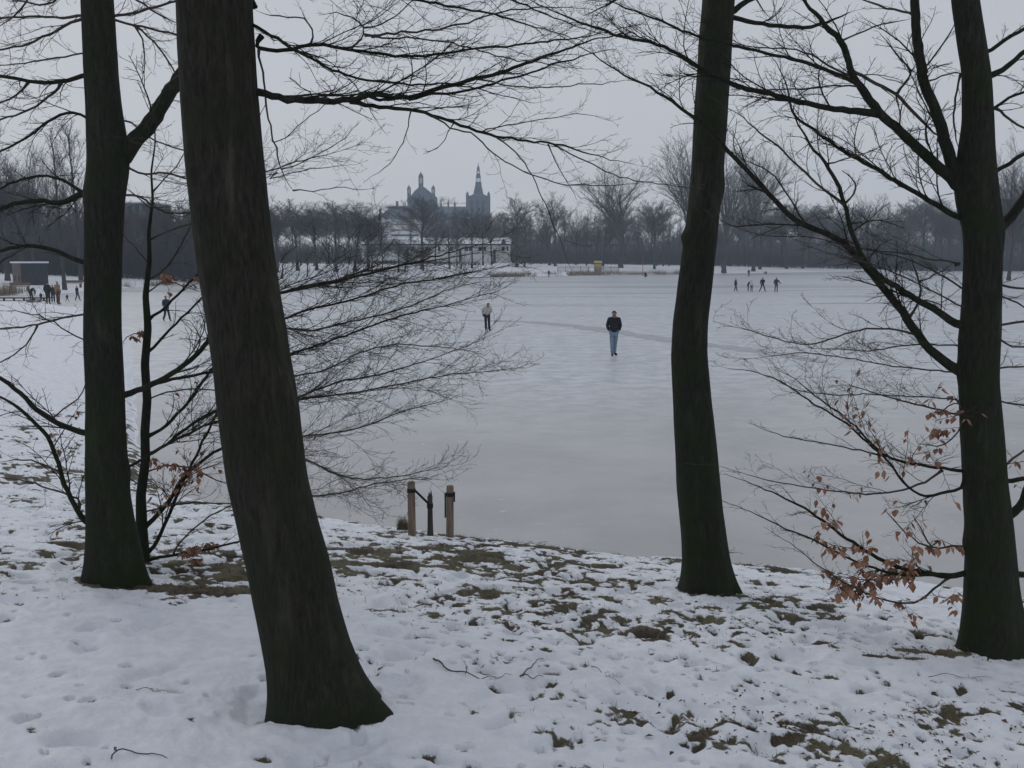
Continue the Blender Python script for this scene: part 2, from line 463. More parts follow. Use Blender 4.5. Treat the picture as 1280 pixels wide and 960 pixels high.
# ------------------------------------------------------------------ the frozen lake
def ice_material():
    m = bpy.data.materials.new("lake ice"); m.use_nodes = True
    t = m.node_tree; p = t.nodes["Principled BSDF"]; N = t.nodes.new; L = t.links.new
    g = N("ShaderNodeNewGeometry")
    def noise(sc, st=(1, 1, 1), det=5, ro=.55):
        mp = N("ShaderNodeMapping"); mp.inputs['Scale'].default_value = st
        L(g.outputs['Position'], mp.inputs[0])
        n = N("ShaderNodeTexNoise"); n.inputs['Scale'].default_value = sc; n.inputs['Detail'].default_value = det; n.inputs['Roughness'].default_value = ro
        L(mp.outputs[0], n.inputs['Vector']); return n.outputs[0]
    def rng_(v, a, b, c, d):
        r = N("ShaderNodeMapRange"); r.interpolation_type = 'SMOOTHSTEP'
        for k, x in zip(('From Min', 'From Max', 'To Min', 'To Max'), (a, b, c, d)): r.inputs[k].default_value = x
        L(v, r.inputs[0]); return r.outputs[0]
    def mixc(f, a, b):
        x = N("ShaderNodeMix"); x.data_type = 'RGBA'
        if isinstance(f, float): x.inputs[0].default_value = f
        else: L(f, x.inputs[0])
        for s_, v in ((6, a), (7, b)):
            if isinstance(v, tuple): x.inputs[s_].default_value = (*v, 1)
            else: L(v, x.inputs[s_])
        return x.outputs[2]
    def mth(op, a, b):
        x = N("ShaderNodeMath"); x.operation = op
        for s_, v in ((0, a), (1, b)):
            if isinstance(v, (int, float)): x.inputs[s_].default_value = v
            else: L(v, x.inputs[s_])
        return x.outputs[0]
    sep = N("ShaderNodeSeparateXYZ"); L(g.outputs['Position'], sep.inputs[0])
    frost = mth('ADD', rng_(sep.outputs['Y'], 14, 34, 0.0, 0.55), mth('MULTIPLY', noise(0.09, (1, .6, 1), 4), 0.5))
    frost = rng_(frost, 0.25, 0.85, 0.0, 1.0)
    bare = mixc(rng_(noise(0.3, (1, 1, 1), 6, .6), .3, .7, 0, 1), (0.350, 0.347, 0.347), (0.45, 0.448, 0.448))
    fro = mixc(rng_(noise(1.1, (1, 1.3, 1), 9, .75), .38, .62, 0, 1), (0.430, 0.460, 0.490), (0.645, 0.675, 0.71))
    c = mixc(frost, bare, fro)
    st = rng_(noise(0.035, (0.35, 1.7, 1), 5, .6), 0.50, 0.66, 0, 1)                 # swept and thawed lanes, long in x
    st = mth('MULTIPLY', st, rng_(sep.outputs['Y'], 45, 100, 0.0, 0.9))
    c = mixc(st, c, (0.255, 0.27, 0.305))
    scr = rng_(noise(3.0, (0.5, 3.2, 1), 6, .75), 0.60, 0.72, 0, 1)                     # snow dust in skate scratches
    c = mixc(mth('MULTIPLY', scr, 0.35), c, (0.66, 0.69, 0.74))
    fl = rng_(noise(2.4, (1, 2.2, 1), 3, .5), 0.70, 0.74, 0, 1)                          # small patches of old snow
    c = mixc(mth('MULTIPLY', fl, 0.6), c, (0.66, 0.69, 0.72))
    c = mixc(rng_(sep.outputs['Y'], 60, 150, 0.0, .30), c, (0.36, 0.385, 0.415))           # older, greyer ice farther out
    dk = rng_(noise(0.5, (1, 1.5, 1), 7, .7), 0.56, 0.70, 0, .5)                         # clearer, darker ice
    c = mixc(dk, c, (0.31, 0.325, 0.34))
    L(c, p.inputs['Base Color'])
    L(rng_(frost, 0, 1, 0.22, 0.40), p.inputs['Roughness'])
    p.inputs['Specular IOR Level'].default_value = 0.35
    bp = N("ShaderNodeBump"); bp.inputs['Strength'].default_value = 0.35; bp.inputs['Distance'].default_value = 0.01
    L(noise(4, (1, 1, 1), 9, .75), bp.inputs['Height']); L(bp.outputs[0], p.inputs['Normal'])
    return m
M_ice = ice_material()
xs = np.linspace(-260, 300, 3); ys = np.linspace(5, 420, 3)
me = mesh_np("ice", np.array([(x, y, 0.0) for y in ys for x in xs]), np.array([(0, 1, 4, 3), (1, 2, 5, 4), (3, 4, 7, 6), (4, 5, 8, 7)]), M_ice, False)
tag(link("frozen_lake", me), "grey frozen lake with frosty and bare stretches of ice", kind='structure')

def strip(name, pxs, wid, mt, z=0.006, label=None):
    P = []
    for i in range(len(pxs) - 1):
        a = on_z(*pxs[i]); b = on_z(*pxs[i + 1])
        for t in np.linspace(0, 1, 12, endpoint=False): P.append(a * (1 - t) + b * t)
    P.append(on_z(*pxs[-1])); P = np.array(P)
    n = len(P); d = np.gradient(P[:, :2], axis=0); nrm = np.stack([-d[:, 1], d[:, 0]], 1); nrm /= np.linalg.norm(nrm, axis=1)[:, None]
    wv = wid * (0.4 + 1.2 * fbm(np.arange(n) * 0.7, np.zeros(n), 3, 4)) * np.sin(np.linspace(0.05, math.pi - 0.05, n)) ** 0.4
    A = P[:, :2] + nrm * wv[:, None]; B = P[:, :2] - nrm * wv[:, None]
    v = np.concatenate([np.c_[A, np.full(n, z)], np.c_[B, np.full(n, z)]])
    q = np.stack([np.arange(n - 1) + n, np.arange(1, n) + n, np.arange(1, n), np.arange(n - 1)], 1)
    return tag(link(name, mesh_np(name, v, q, mt, False)), label, kind='structure')
M_crack = mat("refrozen crack", (0.34, 0.355, 0.385), (0.44, 0.455, 0.485), scale=2)
M_track = mat("scuffed track", (0.38, 0.395, 0.425), (0.46, 0.475, 0.505), scale=2)
strip("ice_crack", [(560, 400), (615, 401), (670, 403), (730, 409), (790, 418), (850, 427), (910, 434), (980, 444), (1040, 455)], 0.75, M_track, label="dark refrozen crack curving over the ice behind the walkers")
strip("ice_crack", [(1000, 380), (1060, 379), (1130, 380), (1230, 381)], 0.9, M_crack, label="dark wet streak on the ice at the right")
strip("ice_crack", [(640, 371.5), (720, 371), (800, 371.5), (845, 372.5)], 0.5, M_crack, label="dark wet streak on the far ice left of the middle trunk")
strip("ice_crack", [(895, 365.5), (960, 364), (1060, 362), (1180, 363)], 0.6, M_crack, label="dark wet streak below the group of skaters")

# ------------------------------------------------------------------ branching engine (numpy, all tubes of a level at once)
class Tubes:
    def __init__(s): s.v = []; s.q = []; s.n = 0
    def add(s, P, r, sides=4, cap=False):
        """P (K,n,3), r (K,n)"""
        K, n, _ = P.shape
        if K == 0: return
        Tn = np.gradient(P, axis=1); Tn /= np.linalg.norm(Tn, axis=2)[..., None] + 1e-9
        mean = (P[:, -1] - P[:, 0]); mean /= np.linalg.norm(mean, axis=1)[:, None] + 1e-9
        ref = np.where(np.abs(mean[:, 2:3]) < 0.8, np.array([[0, 0, 1.0]]), np.array([[1.0, 0, 0]]))
        U = np.cross(Tn, ref[:, None, :]); U /= np.linalg.norm(U, axis=2)[..., None] + 1e-9
        W = np.cross(Tn, U)
        a = np.arange(sides) * 2 * math.pi / sides
        ring = P[:, :, None, :] + r[:, :, None, None] * (np.cos(a)[None, None, :, None] * U[:, :, None, :] + np.sin(a)[None, None, :, None] * W[:, :, None, :])
        s.v.append(ring.reshape(-1, 3))
        k, i, j = np.meshgrid(np.arange(K), np.arange(n - 1), np.arange(sides), indexing='ij')
        b = (k * n + i) * sides; jn = (j + 1) % sides
        q = np.stack([b + j, b + jn, b + sides + jn, b + sides + j], -1).reshape(-1, 4)
        s.q.append(q + s.n)
        s.n += K * n * sides
    def mesh(s, name, mt):
        return mesh_np(name, np.concatenate(s.v), np.concatenate(s.q), mt)

def unit(v): return v / (np.linalg.norm(v, axis=-1)[..., None] + 1e-9)

def spawn(P, r, count, length, rg, ang=(30, 55), n=5, flat=0.7, up=0.15, wig=0.10, rmin=0.0015, rk=0.55, t0=0.1, t1=1.0, taper=0.75, lenr=(0.5, 1.25), down=0.0):
    """children of tubes P (K,n,3); count per parent (K,), length (K,) base length of a child"""
    K, m, _ = P.shape
    idx = np.repeat(np.arange(K), count)
    if len(idx) == 0: return np.zeros((0, n, 3)), np.zeros((0, n))
    C = len(idx)
    order = np.concatenate([np.arange(c) for c in count])
    t = t0 + (t1 - t0) * (order + rg.random(C)) / np.maximum(count[idx], 1)
    f = t * (m - 1); i0 = np.clip(np.floor(f).astype(int), 0, m - 2); fr = (f - i0)[:, None]
    base = P[idx, i0] * (1 - fr) + P[idx, i0 + 1] * fr
    rp = r[idx, i0] * (1 - fr[:, 0]) + r[idx, i0 + 1] * fr[:, 0]
    T = unit(P[idx, i0 + 1] - P[idx, i0])
    side = np.where((order + rg.integers(0, 2, K)[idx]) % 2 == 0, 1.0, -1.0)
    H = np.cross(T, np.array([0, 0, 1.0])); hn = np.linalg.norm(H, axis=1)
    az = rg.random(C) * 2 * math.pi
    rnd = np.stack([np.cos(az), np.sin(az), np.zeros(C)], 1)
    H = np.where(hn[:, None] > 0.35, unit(H) * side[:, None], rnd)
    Wv = unit(np.cross(H, T))
    v = rg.normal(0, 1, C) * (1 - flat)
    Sd = unit(H + Wv * v[:, None])
    a = np.radians(rg.uniform(ang[0], ang[1], C))
    D = unit(np.cos(a)[:, None] * T + np.sin(a)[:, None] * Sd + np.array([0, 0, 1.0]) * (up * 0.5 - down))
    L = length[idx] * rg.uniform(lenr[0], lenr[1], C) * (1 - 0.55 * t)
    out = np.zeros((C, n, 3)); out[:, 0] = base
    d = D.copy(); step = (L / (n - 1))[:, None]
    bend = rg.normal(0, wig, (C, 3))
    for k in range(1, n):
        d = unit(d + bend + rg.normal(0, wig, (C, 3)) + np.array([0, 0, up / n]))
        out[:, k] = out[:, k - 1] + d * step
    r0 = np.maximum(np.minimum(rp * rk, 0.010 * L + rmin), rmin)
    rr = r0[:, None] * (1 - np.linspace(0, taper, n)[None, :])
    rr = np.maximum(rr, rmin * 0.7)
    return out, rr

def smooth_path(P, n, rg, jit):
    """resample a traced polyline, round its corners a little and give it a slight crookedness"""
    P = np.asarray(P, float)
    d = np.concatenate([[0], np.cumsum(np.linalg.norm(np.diff(P[:, :3], axis=0), axis=1))])
    u = np.linspace(0, d[-1], n)
    Q = np.stack([np.interp(u, d, P[:, k]) for k in range(P.shape[1])], 1)
    for _ in range(2): Q[1:-1] = 0.25 * Q[:-2] + 0.5 * Q[1:-1] + 0.25 * Q[2:]
    j = rg.normal(0, jit, (n, 3)); j[0] = 0
    Q[:, :3] += j
    return Q

# ------------------------------------------------------------------ near trees
def build_trunk(pts, D, seed, lobes=5, knots=(), roots=()):
    """pts: [(px, py, half width px)] from the base up at world depth D; returns mesh and centre line"""
    C = np.array([np.append(at(x, y, D), r / F * D / math.cos(0.05)) for x, y, r in pts])
    z = C[:, 2]
    base = C[0].copy()
    n_r = 300
    zz = np.concatenate([np.linspace(z[0] - 0.25, z[0], 8, endpoint=False), z[0] + (z[-1] - z[0]) * np.linspace(0, 1, n_r) ** 1.15])
    X = np.interp(zz, z, C[:, 0]); Y = np.interp(zz, z, C[:, 1]); Rd = np.interp(zz, z, C[:, 3])
    for _ in range(6):
        for A in (X, Y, Rd): A[1:-1] = 0.25 * A[:-2] + 0.5 * A[1:-1] + 0.25 * A[2:]
    sides = 64
    a = np.arange(sides) * 2 * math.pi / sides
    A, ZZ = np.meshgrid(a, zz)
    g = np.random.default_rng(seed)
    ph = g.random(6) * 6.28
    hgt = np.clip((ZZ - z[0]) / 0.55, -0.3, 1)
    root = np.exp(-np.maximum(hgt, 0) * 3.2)
    lob = (np.cos(lobes * A + ph[0]) * 0.5 + np.cos((lobes - 2) * A + ph[1]) * 0.35 + np.cos((lobes + 3) * A + ph[4]) * 0.15)
    rr = Rd[:, None] * (1 + 0.24 * root * lob + 0.025 * np.cos(3 * A + ph[2] + ZZ * 0.7) + 0.018 * np.cos(5 * A + ph[3] - ZZ * 1.3))
    rr += 0.010 * (fbm(A / 6.2832 * 24 + 0 * ZZ, ZZ * 3.5, 3, seed) - 0.5) * np.minimum(1, Rd[:, None] / 0.1) + 0.03 * Rd[:, None] * (vnoise(np.cos(A) * 1.5 + 9, ZZ * 2.2 + np.sin(A), seed) - 0.5)
    for kx, ky, kr, kh in knots:   # swellings at pixel (kx,ky)
        p = at(kx, ky, D); i = np.argmin(abs(zz - p[2])); ka = 0 if kx > X[i] / D * F + 640 else math.pi
        if abs(kx - (X[i] / D * F + 640)) < 8: ka = -math.pi / 2
        da = np.minimum(abs(A - ka % 6.2832), 6.2832 - abs(A - ka % 6.2832))
        rr += kh * np.exp(-(da / 0.5) ** 2 - ((ZZ - p[2]) / kr) ** 2)
    for ra, reach, wd in roots:
        da = np.abs((A - ra + math.pi) % (2 * math.pi) - math.pi)
        rr += reach * np.exp(-(da / wd) ** 2) * np.exp(-np.maximum(ZZ - z[0] + .02, 0) / (.14 + .5 * reach)) * (ZZ > z[0] - .2)
    rr += .05 * root * (fbm(np.cos(A) * 2.5 + 7, np.sin(A) * 2.5 + ZZ * 2, 3, seed + 3) - .5)
    v = np.stack([X[:, None] + rr * np.cos(A), Y[:, None] + rr * np.sin(A), ZZ], -1).reshape(-1, 3)
    n = len(zz)
    i, j = np.meshgrid(np.arange(n - 1), np.arange(sides), indexing='ij'); jn = (j + 1) % sides
    q = np.stack([i * sides + j, i * sides + jn, (i + 1) * sides + jn, (i + 1) * sides + j], -1).reshape(-1, 4)
    v = np.concatenate([v, [[X[-1], Y[-1], zz[-1]]]])
    tt = np.stack([np.full(sides, len(v) - 1), (n - 1) * sides + np.arange(sides), (n - 1) * sides + (np.arange(sides) + 1) % sides], 1)
    return (v, [q, tt]), np.stack([X, Y, zz, Rd], 1), base

def leaf_cloud(P, rg, per, size, spread=0.02):
    """hanging withered leaves along twigs P (K,n,3)"""
    K, n, _ = P.shape
    c = int(K * per) if K * per >= 1 else (1 if K else 0)
    if c == 0: return None
    k = rg.integers(0, K, c); t = rg.random(c) * (n - 1); i0 = np.clip(t.astype(int), 0, n - 2); fr = (t - i0)[:, None]
    b = P[k, i0] * (1 - fr) + P[k, i0 + 1] * fr + rg.normal(0, spread * 0.3, (c, 3))
    az = rg.random(c) * 6.28; L = size * rg.uniform(0.6, 1.2, c); wd = L * rg.uniform(0.20, 0.36, c)
    dn = unit(np.stack([np.cos(az) * 0.45, np.sin(az) * 0.45, -1.0 * rg.uniform(0.4, 1.3, c)], 1))
    az2 = az + 1.57 + rg.normal(0, 0.4, c)
    sd = unit(np.stack([np.cos(az2), np.sin(az2), rg.normal(0, 0.2, c)], 1))
    nn = unit(np.cross(dn, sd))
    st = b + dn * 0.012
    mid = st + dn * (L * 0.45)[:, None]; tip = st + dn * L[:, None] + nn * (L * 0.2)[:, None]
    cup = nn * (wd * 0.45)[:, None]
    q1 = st + dn * (L * 0.22)[:, None]
    v = np.stack([b, st, q1 + sd * (wd * .8)[:, None] + cup, mid + sd * wd[:, None] + cup * 1.2, tip, mid - sd * wd[:, None] + cup * 1.2, q1 - sd * (wd * .8)[:, None] + cup, mid + dn * (L * .05)[:, None]], 1)
    o = np.arange(c)[:, None] * 8
    q = np.concatenate([o + np.array([[1, 2, 3, 7]]), o + np.array([[1, 7, 5, 6]])])
    tr = np.concatenate([o + np.array([[7, 3, 4]]), o + np.array([[7, 4, 5]])])
    return v.reshape(-1, 3), [q, tr]

class Tree:
    def __init__(s, name, D, trunk, seed, label, cat='tree', rmin=0.0020, bark=None, lobes=5, knots=(), dens=1.0, up=.12, roots=(), lf=11.0):
        s.D = D; s.rg = np.random.default_rng(seed); s.rmin = rmin; s.dens = dens
        (v, f), s.line, base = build_trunk(trunk, D, seed, lobes=lobes, knots=knots, roots=roots)
        s.root = empty(name, tuple(base[:3]), label, cat)
        s.off = base[:3]
        s.name = name; s.up = up; s.lf = lf
        link("trunk", mesh_np("trunk", v - s.off, f, bark or M_bark), s.root)
        s.paths = [np.c_[s.line[:, :3], s.line[:, 3]]]
        s.px = []
        s._addpx(s.line[:, :3])
    def _addpx(s, P):
        d = P - np.array([0, 0, CAMZ])
        cz = d[:, 1] * CP - d[:, 2] * SP
        cy = d[:, 1] * SP + d[:, 2] * CP
        s.px.append(np.stack([640 + F * d[:, 0] / cz, 480 - F * cy / cz, P[:, 1]], 1))
    def near_depth(s, x, y):
        A = np.concatenate(s.px)
        k = np.argmin((A[:, 0] - x) ** 2 + (A[:, 1] - y) ** 2)
        return A[k, 2], math.hypot(A[k, 0] - x, A[k, 1] - y), A[k]
    def branch(s, pts, r0, r1, dz=None, tw=1.0, leaves=0.0, ln=1.0, collar=True, jit=0.004, flat=0.7, lsize=0.06):
        """pts in px, radii in px at the tree's depth; dz = how far (as a share of its length) it runs away from the viewer"""
        rg = s.rg
        if r0 < 4.2: r0 *= .85
        r1 *= .9
        Y0, dist, near = s.near_depth(*pts[0])
        pts = list(pts)
        if dist < 60 and dist > 0.5: pts = [(near[0] * .8 + pts[0][0] * .2, near[1] * 0.8 + pts[0][1] * .2 + 1)] + pts
        L = np.concatenate([[0], np.cumsum([math.dist(a, b) for a, b in zip(pts[:-1], pts[1:])])])
        Lm = L[-1] / F * s.D
        if dz is None: dz = rg.uniform(-0.30, 0.5)
        P = np.array([at(x, y, Y0 + dz * Lm * (l / L[-1]) ** 1.2) for (x, y), l in zip(pts, L)])
        n = int(np.clip(L[-1] / 9, 8, 60))
        Q = smooth_path(P, n, rg, jit * s.D / 9)
        t = np.linspace(0, 1, n)
        rr = (r0 + (r1 - r0) * t ** 0.62) / F * s.D
        if collar: rr = rr * (1 + 0.4 * np.exp(-t * L[-1] / (r0 * 2.2)))
        rr *= 1 + 0.10 * (rg.random(n) - 0.5)
        rr *= 1 - 0.65 * np.clip((t - .75) / .25, 0, 1)
        rr = np.maximum(rr, s.rmin * 0.7)
        tb = Tubes()
        tb.add(Q[None], rr[None], 9 if r0 > 3 else 6)
        s._addpx(Q)
        K1 = Q[None]; R1 = rr[None]
        lf = []
        if tw > 0:
            cnt = np.array([max(3, int(Lm * 9.0 * tw * s.dens))])
            l1 = np.array([min(0.36 * Lm, 0.85) * ln + 0.10])
            P1, r1_ = spawn(K1, R1, cnt, l1, rg, ang=(20, 52), n=9, flat=flat, up=s.up, wig=0.085, rmin=s.rmin * .85, t0=0.10, t1=1.0, rk=0.36, taper=0.65)
            tb.add(P1, r1_, 4)
            len1 = np.linalg.norm(np.diff(P1, axis=1), axis=2).sum(1)
            c2 = np.clip((len1 * 12 * s.dens).astype(int), 1, 12)
            P2, r2_ = spawn(P1, r1_, c2, np.clip(len1 * 0.5, 0.06, 0.5), rg, ang=(28, 58), n=6, flat=flat, up=0.12, wig=0.12, rmin=s.rmin * 0.8, t0=0.15, rk=0.7, taper=0.5)
            tb.add(P2, r2_, 3)
            len2 = np.linalg.norm(np.diff(P2, axis=1), axis=2).sum(1)
            c3 = np.clip((len2 * 18 * s.dens).astype(int), 1, 6)
            P3, r3_ = spawn(P2, r2_, c3, np.clip(len2 * 0.45, 0.04, 0.2), rg, ang=(30, 65), n=3, flat=0.5, up=0.2, wig=0.1, rmin=s.rmin * 0.65, t0=0.2, rk=0.8, taper=0.4)
            tb.add(P3, r3_, 3)
            if leaves > 0:
                keep = (rg.random(len(P2)) < 0.8) & (np.linalg.norm(P2[:, 0] - Q[0], axis=1) < Lm * .62)
                if keep.sum() == 0: keep[:3] = True
                lf = leaf_cloud(P2[keep], rg, leaves * s.lf, lsize * 1.2)
        me = tb.mesh("branch", M_bark if r0 > 2.2 else M_twig)
        me.transform(__import__('mathutils').Matrix.Translation(Vector(-s.off)))
        b = link("branch", me, s.root)
        if leaves > 0 and lf:
            link("leaves", mesh_np("leaves", lf[0] - s.off, lf[1], M_leaf, False), b)
        return b

dT = {}
for k, (px, py) in {'t1': (145, 728), 't2': (410, 890), 't3': (886, 740), 't4': (1240, 816), 'sap': (182, 712)}.items():
    dT[k] = on_ground(px, py)[1]
print("tree depths", dT, "eye over ground", CAMZ - ground_z(0, 0))

# --- tree 1: far left trunk with a low fork
t1 = Tree("beech_tree", dT['t1'], [(145, 741, 43), (145, 728, 40), (144, 712, 37), (142, 690, 34), (138, 655, 29.5), (135, 620, 26.5), (133, 560, 24.5), (132, 500, 23), (129, 420, 22), (129, 360, 21.5), (130, 300, 22),
      (131, 250, 23.5), (135, 215, 24.5), (136, 190, 24.5), (133, 165, 22.5), (130, 130, 20.5), (127, 94, 19.5), (122, 0, 18.5), (118, -80, 17.5), (112, -300, 14), (108, -520, 9)], 101,
      "leftmost big dark trunk, upright with a low fork and boughs reaching left", lobes=5, knots=[(160, 590, .1, .02), (108, 240, .12, .02)], dens=1.25, up=.06, roots=[(-.2, .12, .3), (3.3, .10, .3), (-1.3, .05, .3), (-2.1, .06, .3)])
B = t1.branch
B([(150, 200), (165, 180), (185, 160), (200, 136), (215, 111), (228, 92), (242, 70), (252, 30), (262, -30), (280, -140)], 11, 6, 0.05, tw=0.25)
B([(109, 92), (95, 98), (75, 103), (55, 104), (30, 101), (0, 95), (-50, 92)], 3.6, 2.0, 0.1, tw=.8)
B([(35, 104), (28, 118), (0, 128), (-30, 140)], 1.8, 1.0, tw=.8)
B([(78, 104), (75, 112), (58, 122), (45, 135), (0, 150), (-40, 160)], 2.2, 1.0)
B([(110, 150), (95, 138), (80, 140), (60, 152), (40, 168), (0, 190), (-40, 205)], 2.6, 1.2)
B([(110, 240), (95, 244), (80, 257), (65, 252), (40, 250), (0, 260), (-45, 275)], 4.6, 2.2, 0.1, tw=.8)
B([(104, 240), (92, 232), (75, 222), (50, 218), (20, 225), (0, 235), (-30, 250)], 2.6, 1.4)
B([(108, 331), (85, 320), (60, 310), (35, 306), (0, 313), (-40, 325)], 4.0, 2.2, tw=.5)
B([(28, 308), (14, 320), (0, 330), (-30, 342)], 2.0, 1.2, tw=.5)
B([(108, 392), (80, 397), (50, 406), (0, 411), (-30, 412)], 2.0, 1.2)
B([(45, 407), (38, 428), (15, 447), (0, 454), (-30, 460)], 1.4, .9)
B([(108, 426), (90, 418), (75, 408), (55, 395), (30, 390), (0, 388)], 1.3, .7)
B([(111, 543), (85, 535), (60, 523), (40, 508), (20, 487), (0, 472), (-40, 450)], 4.2, 2.6, 0.15, tw=.6)
B([(62, 524), (90, 505), (105, 492), (112, 470)], 1.4, .8, tw=.8)
B([(110, 658), (98, 640), (85, 618), (76, 590), (66, 560), (60, 545), (40, 525), (20, 505), (0, 495), (-30, 490)], 4.2, 2.0, -0.1, tw=.7, leaves=.015)
B([(108, 627), (85, 618), (60, 610), (30, 600), (0, 597)], 1.8, 1.0, tw=1.0)
B([(76, 592), (55, 580), (35, 573), (0, 578)], 1.5, .9, tw=.8)
B([(106, 20), (80, 22), (40, 21), (0, 22), (-40, 24)], 2.3, 1.1)
B([(106, 22), (75, 35), (40, 55), (0, 62), (-40, 70)], 2.3, 1.1)
B([(108, 66), (80, 70), (50, 76), (20, 80), (-20, 84)], 1.4, .8)
B([(106, -20), (80, -8), (60, 8), (30, 2), (-10, -4)], 2.0, 1.0)
B([(106, -60), (70, -40), (40, -10), (20, 20), (-10, 40)], 2.0, 1.0)
B([(141, 20), (165, 17), (190, 10), (220, 2), (260, -10)], 2.4, 1.3, .2)
B([(142, 25), (160, 30), (175, 33), (195, 38), (222, 43), (260, 50)], 2.0, 1.2, .2)
B([(172, 32), (185, 45), (205, 65), (220, 95), (235, 120)], 1.6, .9, .2)
B([(172, 32), (180, 55), (182, 75), (180, 95)], 1.4, .7, .2)
B([(140, -20), (160, -8), (200, 20), (225, 30)], 2.0, 1.1, .3)
B([(152, 150), (165, 150), (175, 165), (200, 180), (235, 190), (270, 200)], 1.6, .9, .2)
B([(153, 245), (170, 240), (195, 262), (220, 270), (250, 262), (300, 240), (345, 215)], 2.0, 1.0, .2, tw=1.2)
B([(154, 205), (175, 220), (205, 214), (235, 225), (280, 228), (330, 215), (380, 200), (440, 185)], 2.0, .8, .2, tw=1.3)
B([(152, 495), (172, 490), (195, 478), (220, 465), (245, 445), (265, 420), (290, 392), (330, 372), (380, 358), (430, 350), (475, 338), (530, 325), (600, 305), (640, 297)], 4.6, .7, .05, tw=.75)
B([(200, 477), (240, 470), (275, 464), (320, 455), (370, 440), (420, 424), (460, 409), (510, 392), (560, 382), (590, 372), (625, 364)], 2.8, 1.0, .1, tw=1.1)
B([(270, 415), (300, 412), (350, 401), (380, 388), (420, 380), (460, 369), (500, 355), (550, 348), (600, 338), (645, 330)], 2.6, .9, .15, tw=1.1)
B([(300, 405), (340, 408), (390, 415), (430, 403), (480, 393), (520, 380), (560, 362), (600, 352)], 2.2, .8, .0, tw=1.2)
B([(300, 380), (340, 368), (400, 357), (445, 341), (500, 332), (560, 322), (628, 312)], 2.0, .8, .2, tw=1.2)
B([(160, 585), (200, 560), (260, 530), (320, 510), (365, 500), (400, 485), (430, 475), (470, 470), (510, 458), (550, 445), (590, 430), (606, 421)], 2.8, .8, .05, tw=1.2)
B([(300, 520), (368, 500), (440, 491), (500, 480), (560, 468), (600, 465), (656, 459)], 2.2, .7, .1, tw=1.2)
B([(330, 560), (378, 545), (420, 541), (460, 532), (490, 518), (540, 505), (566, 498)], 2.0, .7, 0, tw=1.2)
B([(300, 560), (385, 573), (410, 590), (450, 600), (500, 596), (540, 586), (565, 582)], 2.0, .7, 0, tw=1.2)
B([(320, 600), (392, 621), (430, 616), (460, 606), (500, 600), (550, 598)], 2.0, .7, .1, tw=1.2)
B([(330, 480), (372, 470), (410, 462), (450, 440), (490, 430), (540, 432), (600, 440)], 1.8, .7, .1, tw=1.1)

# --- the slim young beech standing against it
sp = Tree("young_beech", dT['sap'] + 0.25, [(180, 722, 10), (179, 700, 8.5), (177, 660, 7), (176, 620, 6.0), (182, 575, 5.6), (181, 540, 5.4), (184, 500, 5.2), (181, 455, 5.0), (185, 410, 4.6), (182, 370, 3.8), (187, 325, 2.8), (186, 290, 2.2), (191, 250, 1.6), (189, 215, 1.2), (194, 180, .9), (193, 130, .6)], 102,
      "slim young beech with brown leaves standing against the leftmost big trunk", rmin=0.0019, lobes=3, lf=34.0)
B = sp.branch
B([(186, 400), (205, 385), (220, 370), (240, 350), (258, 330), (290, 300)], 2.6, 1.2, .2, leaves=.02)
B([(187, 440), (205, 420), (225, 400), (245, 380), (265, 358), (290, 348)], 2.6, 1.2, 0.2, leaves=.0)
B([(190, 545), (210, 530), (235, 505), (255, 475), (275, 450), (300, 430)], 3.0, 1.8, .3, tw=.9, leaves=.01)
B([(190, 567), (215, 550), (240, 530), (265, 515), (290, 505), (320, 500)], 3.0, 1.6, .2, leaves=.01)
B([(181, 660), (200, 640), (215, 622), (235, 590), (260, 570), (285, 555), (320, 545)], 4.0, 1.8, .1, tw=1, leaves=.04)
B([(182, 697), (200, 672), (212, 640), (230, 600), (250, 560), (265, 530), (285, 480), (290, 430)], 3.4, 1.2, .3, leaves=.02)
B([(182, 700), (210, 695), (240, 690), (270, 685), (300, 676), (330, 670)], 3.0, 1.2, -.1, leaves=.35, ln=.7)
B([(215, 690), (240, 660), (280, 635), (310, 620)], 1.6, .9, .1)
B([(184, 350), (205, 340), (222, 315), (240, 280), (252, 250)], 1.8, .8, .2)
B([(186, 330), (178, 318), (165, 305), (155, 295), (140, 280)], 1.4, .7, .2)
B([(187, 300), (205, 290), (225, 285), (260, 270), (300, 262)], 1.6, .8, .2)
B([(189, 260), (175, 250), (165, 240), (155, 235)], 1.2, .7)
B([(190, 240), (205, 225), (225, 205), (235, 180)], 1.2, .6)
B([(184, 365), (200, 352), (215, 350), (230, 358), (250, 365)], 1.1, .7, -.1, leaves=.3, ln=.6)
B([(183, 420), (168, 415), (160, 420), (150, 430)], 1.1, .6, -.1, leaves=.3, ln=.6)
B([(181, 610), (165, 600), (150, 590), (125, 585)], 1.2, .6, -.2, leaves=.1, ln=.6)
B([(183, 500), (205, 490), (240, 486), (280, 488), (330, 480)], 1.4, .8, .1)
B([(181, 590), (210, 580), (240, 585), (270, 600), (300, 610)], 1.4, .8, -.1, leaves=.2, ln=.8)
B([(181, 640), (215, 630), (250, 628), (300, 630), (340, 620)], 1.4, .8, .1, leaves=.0)

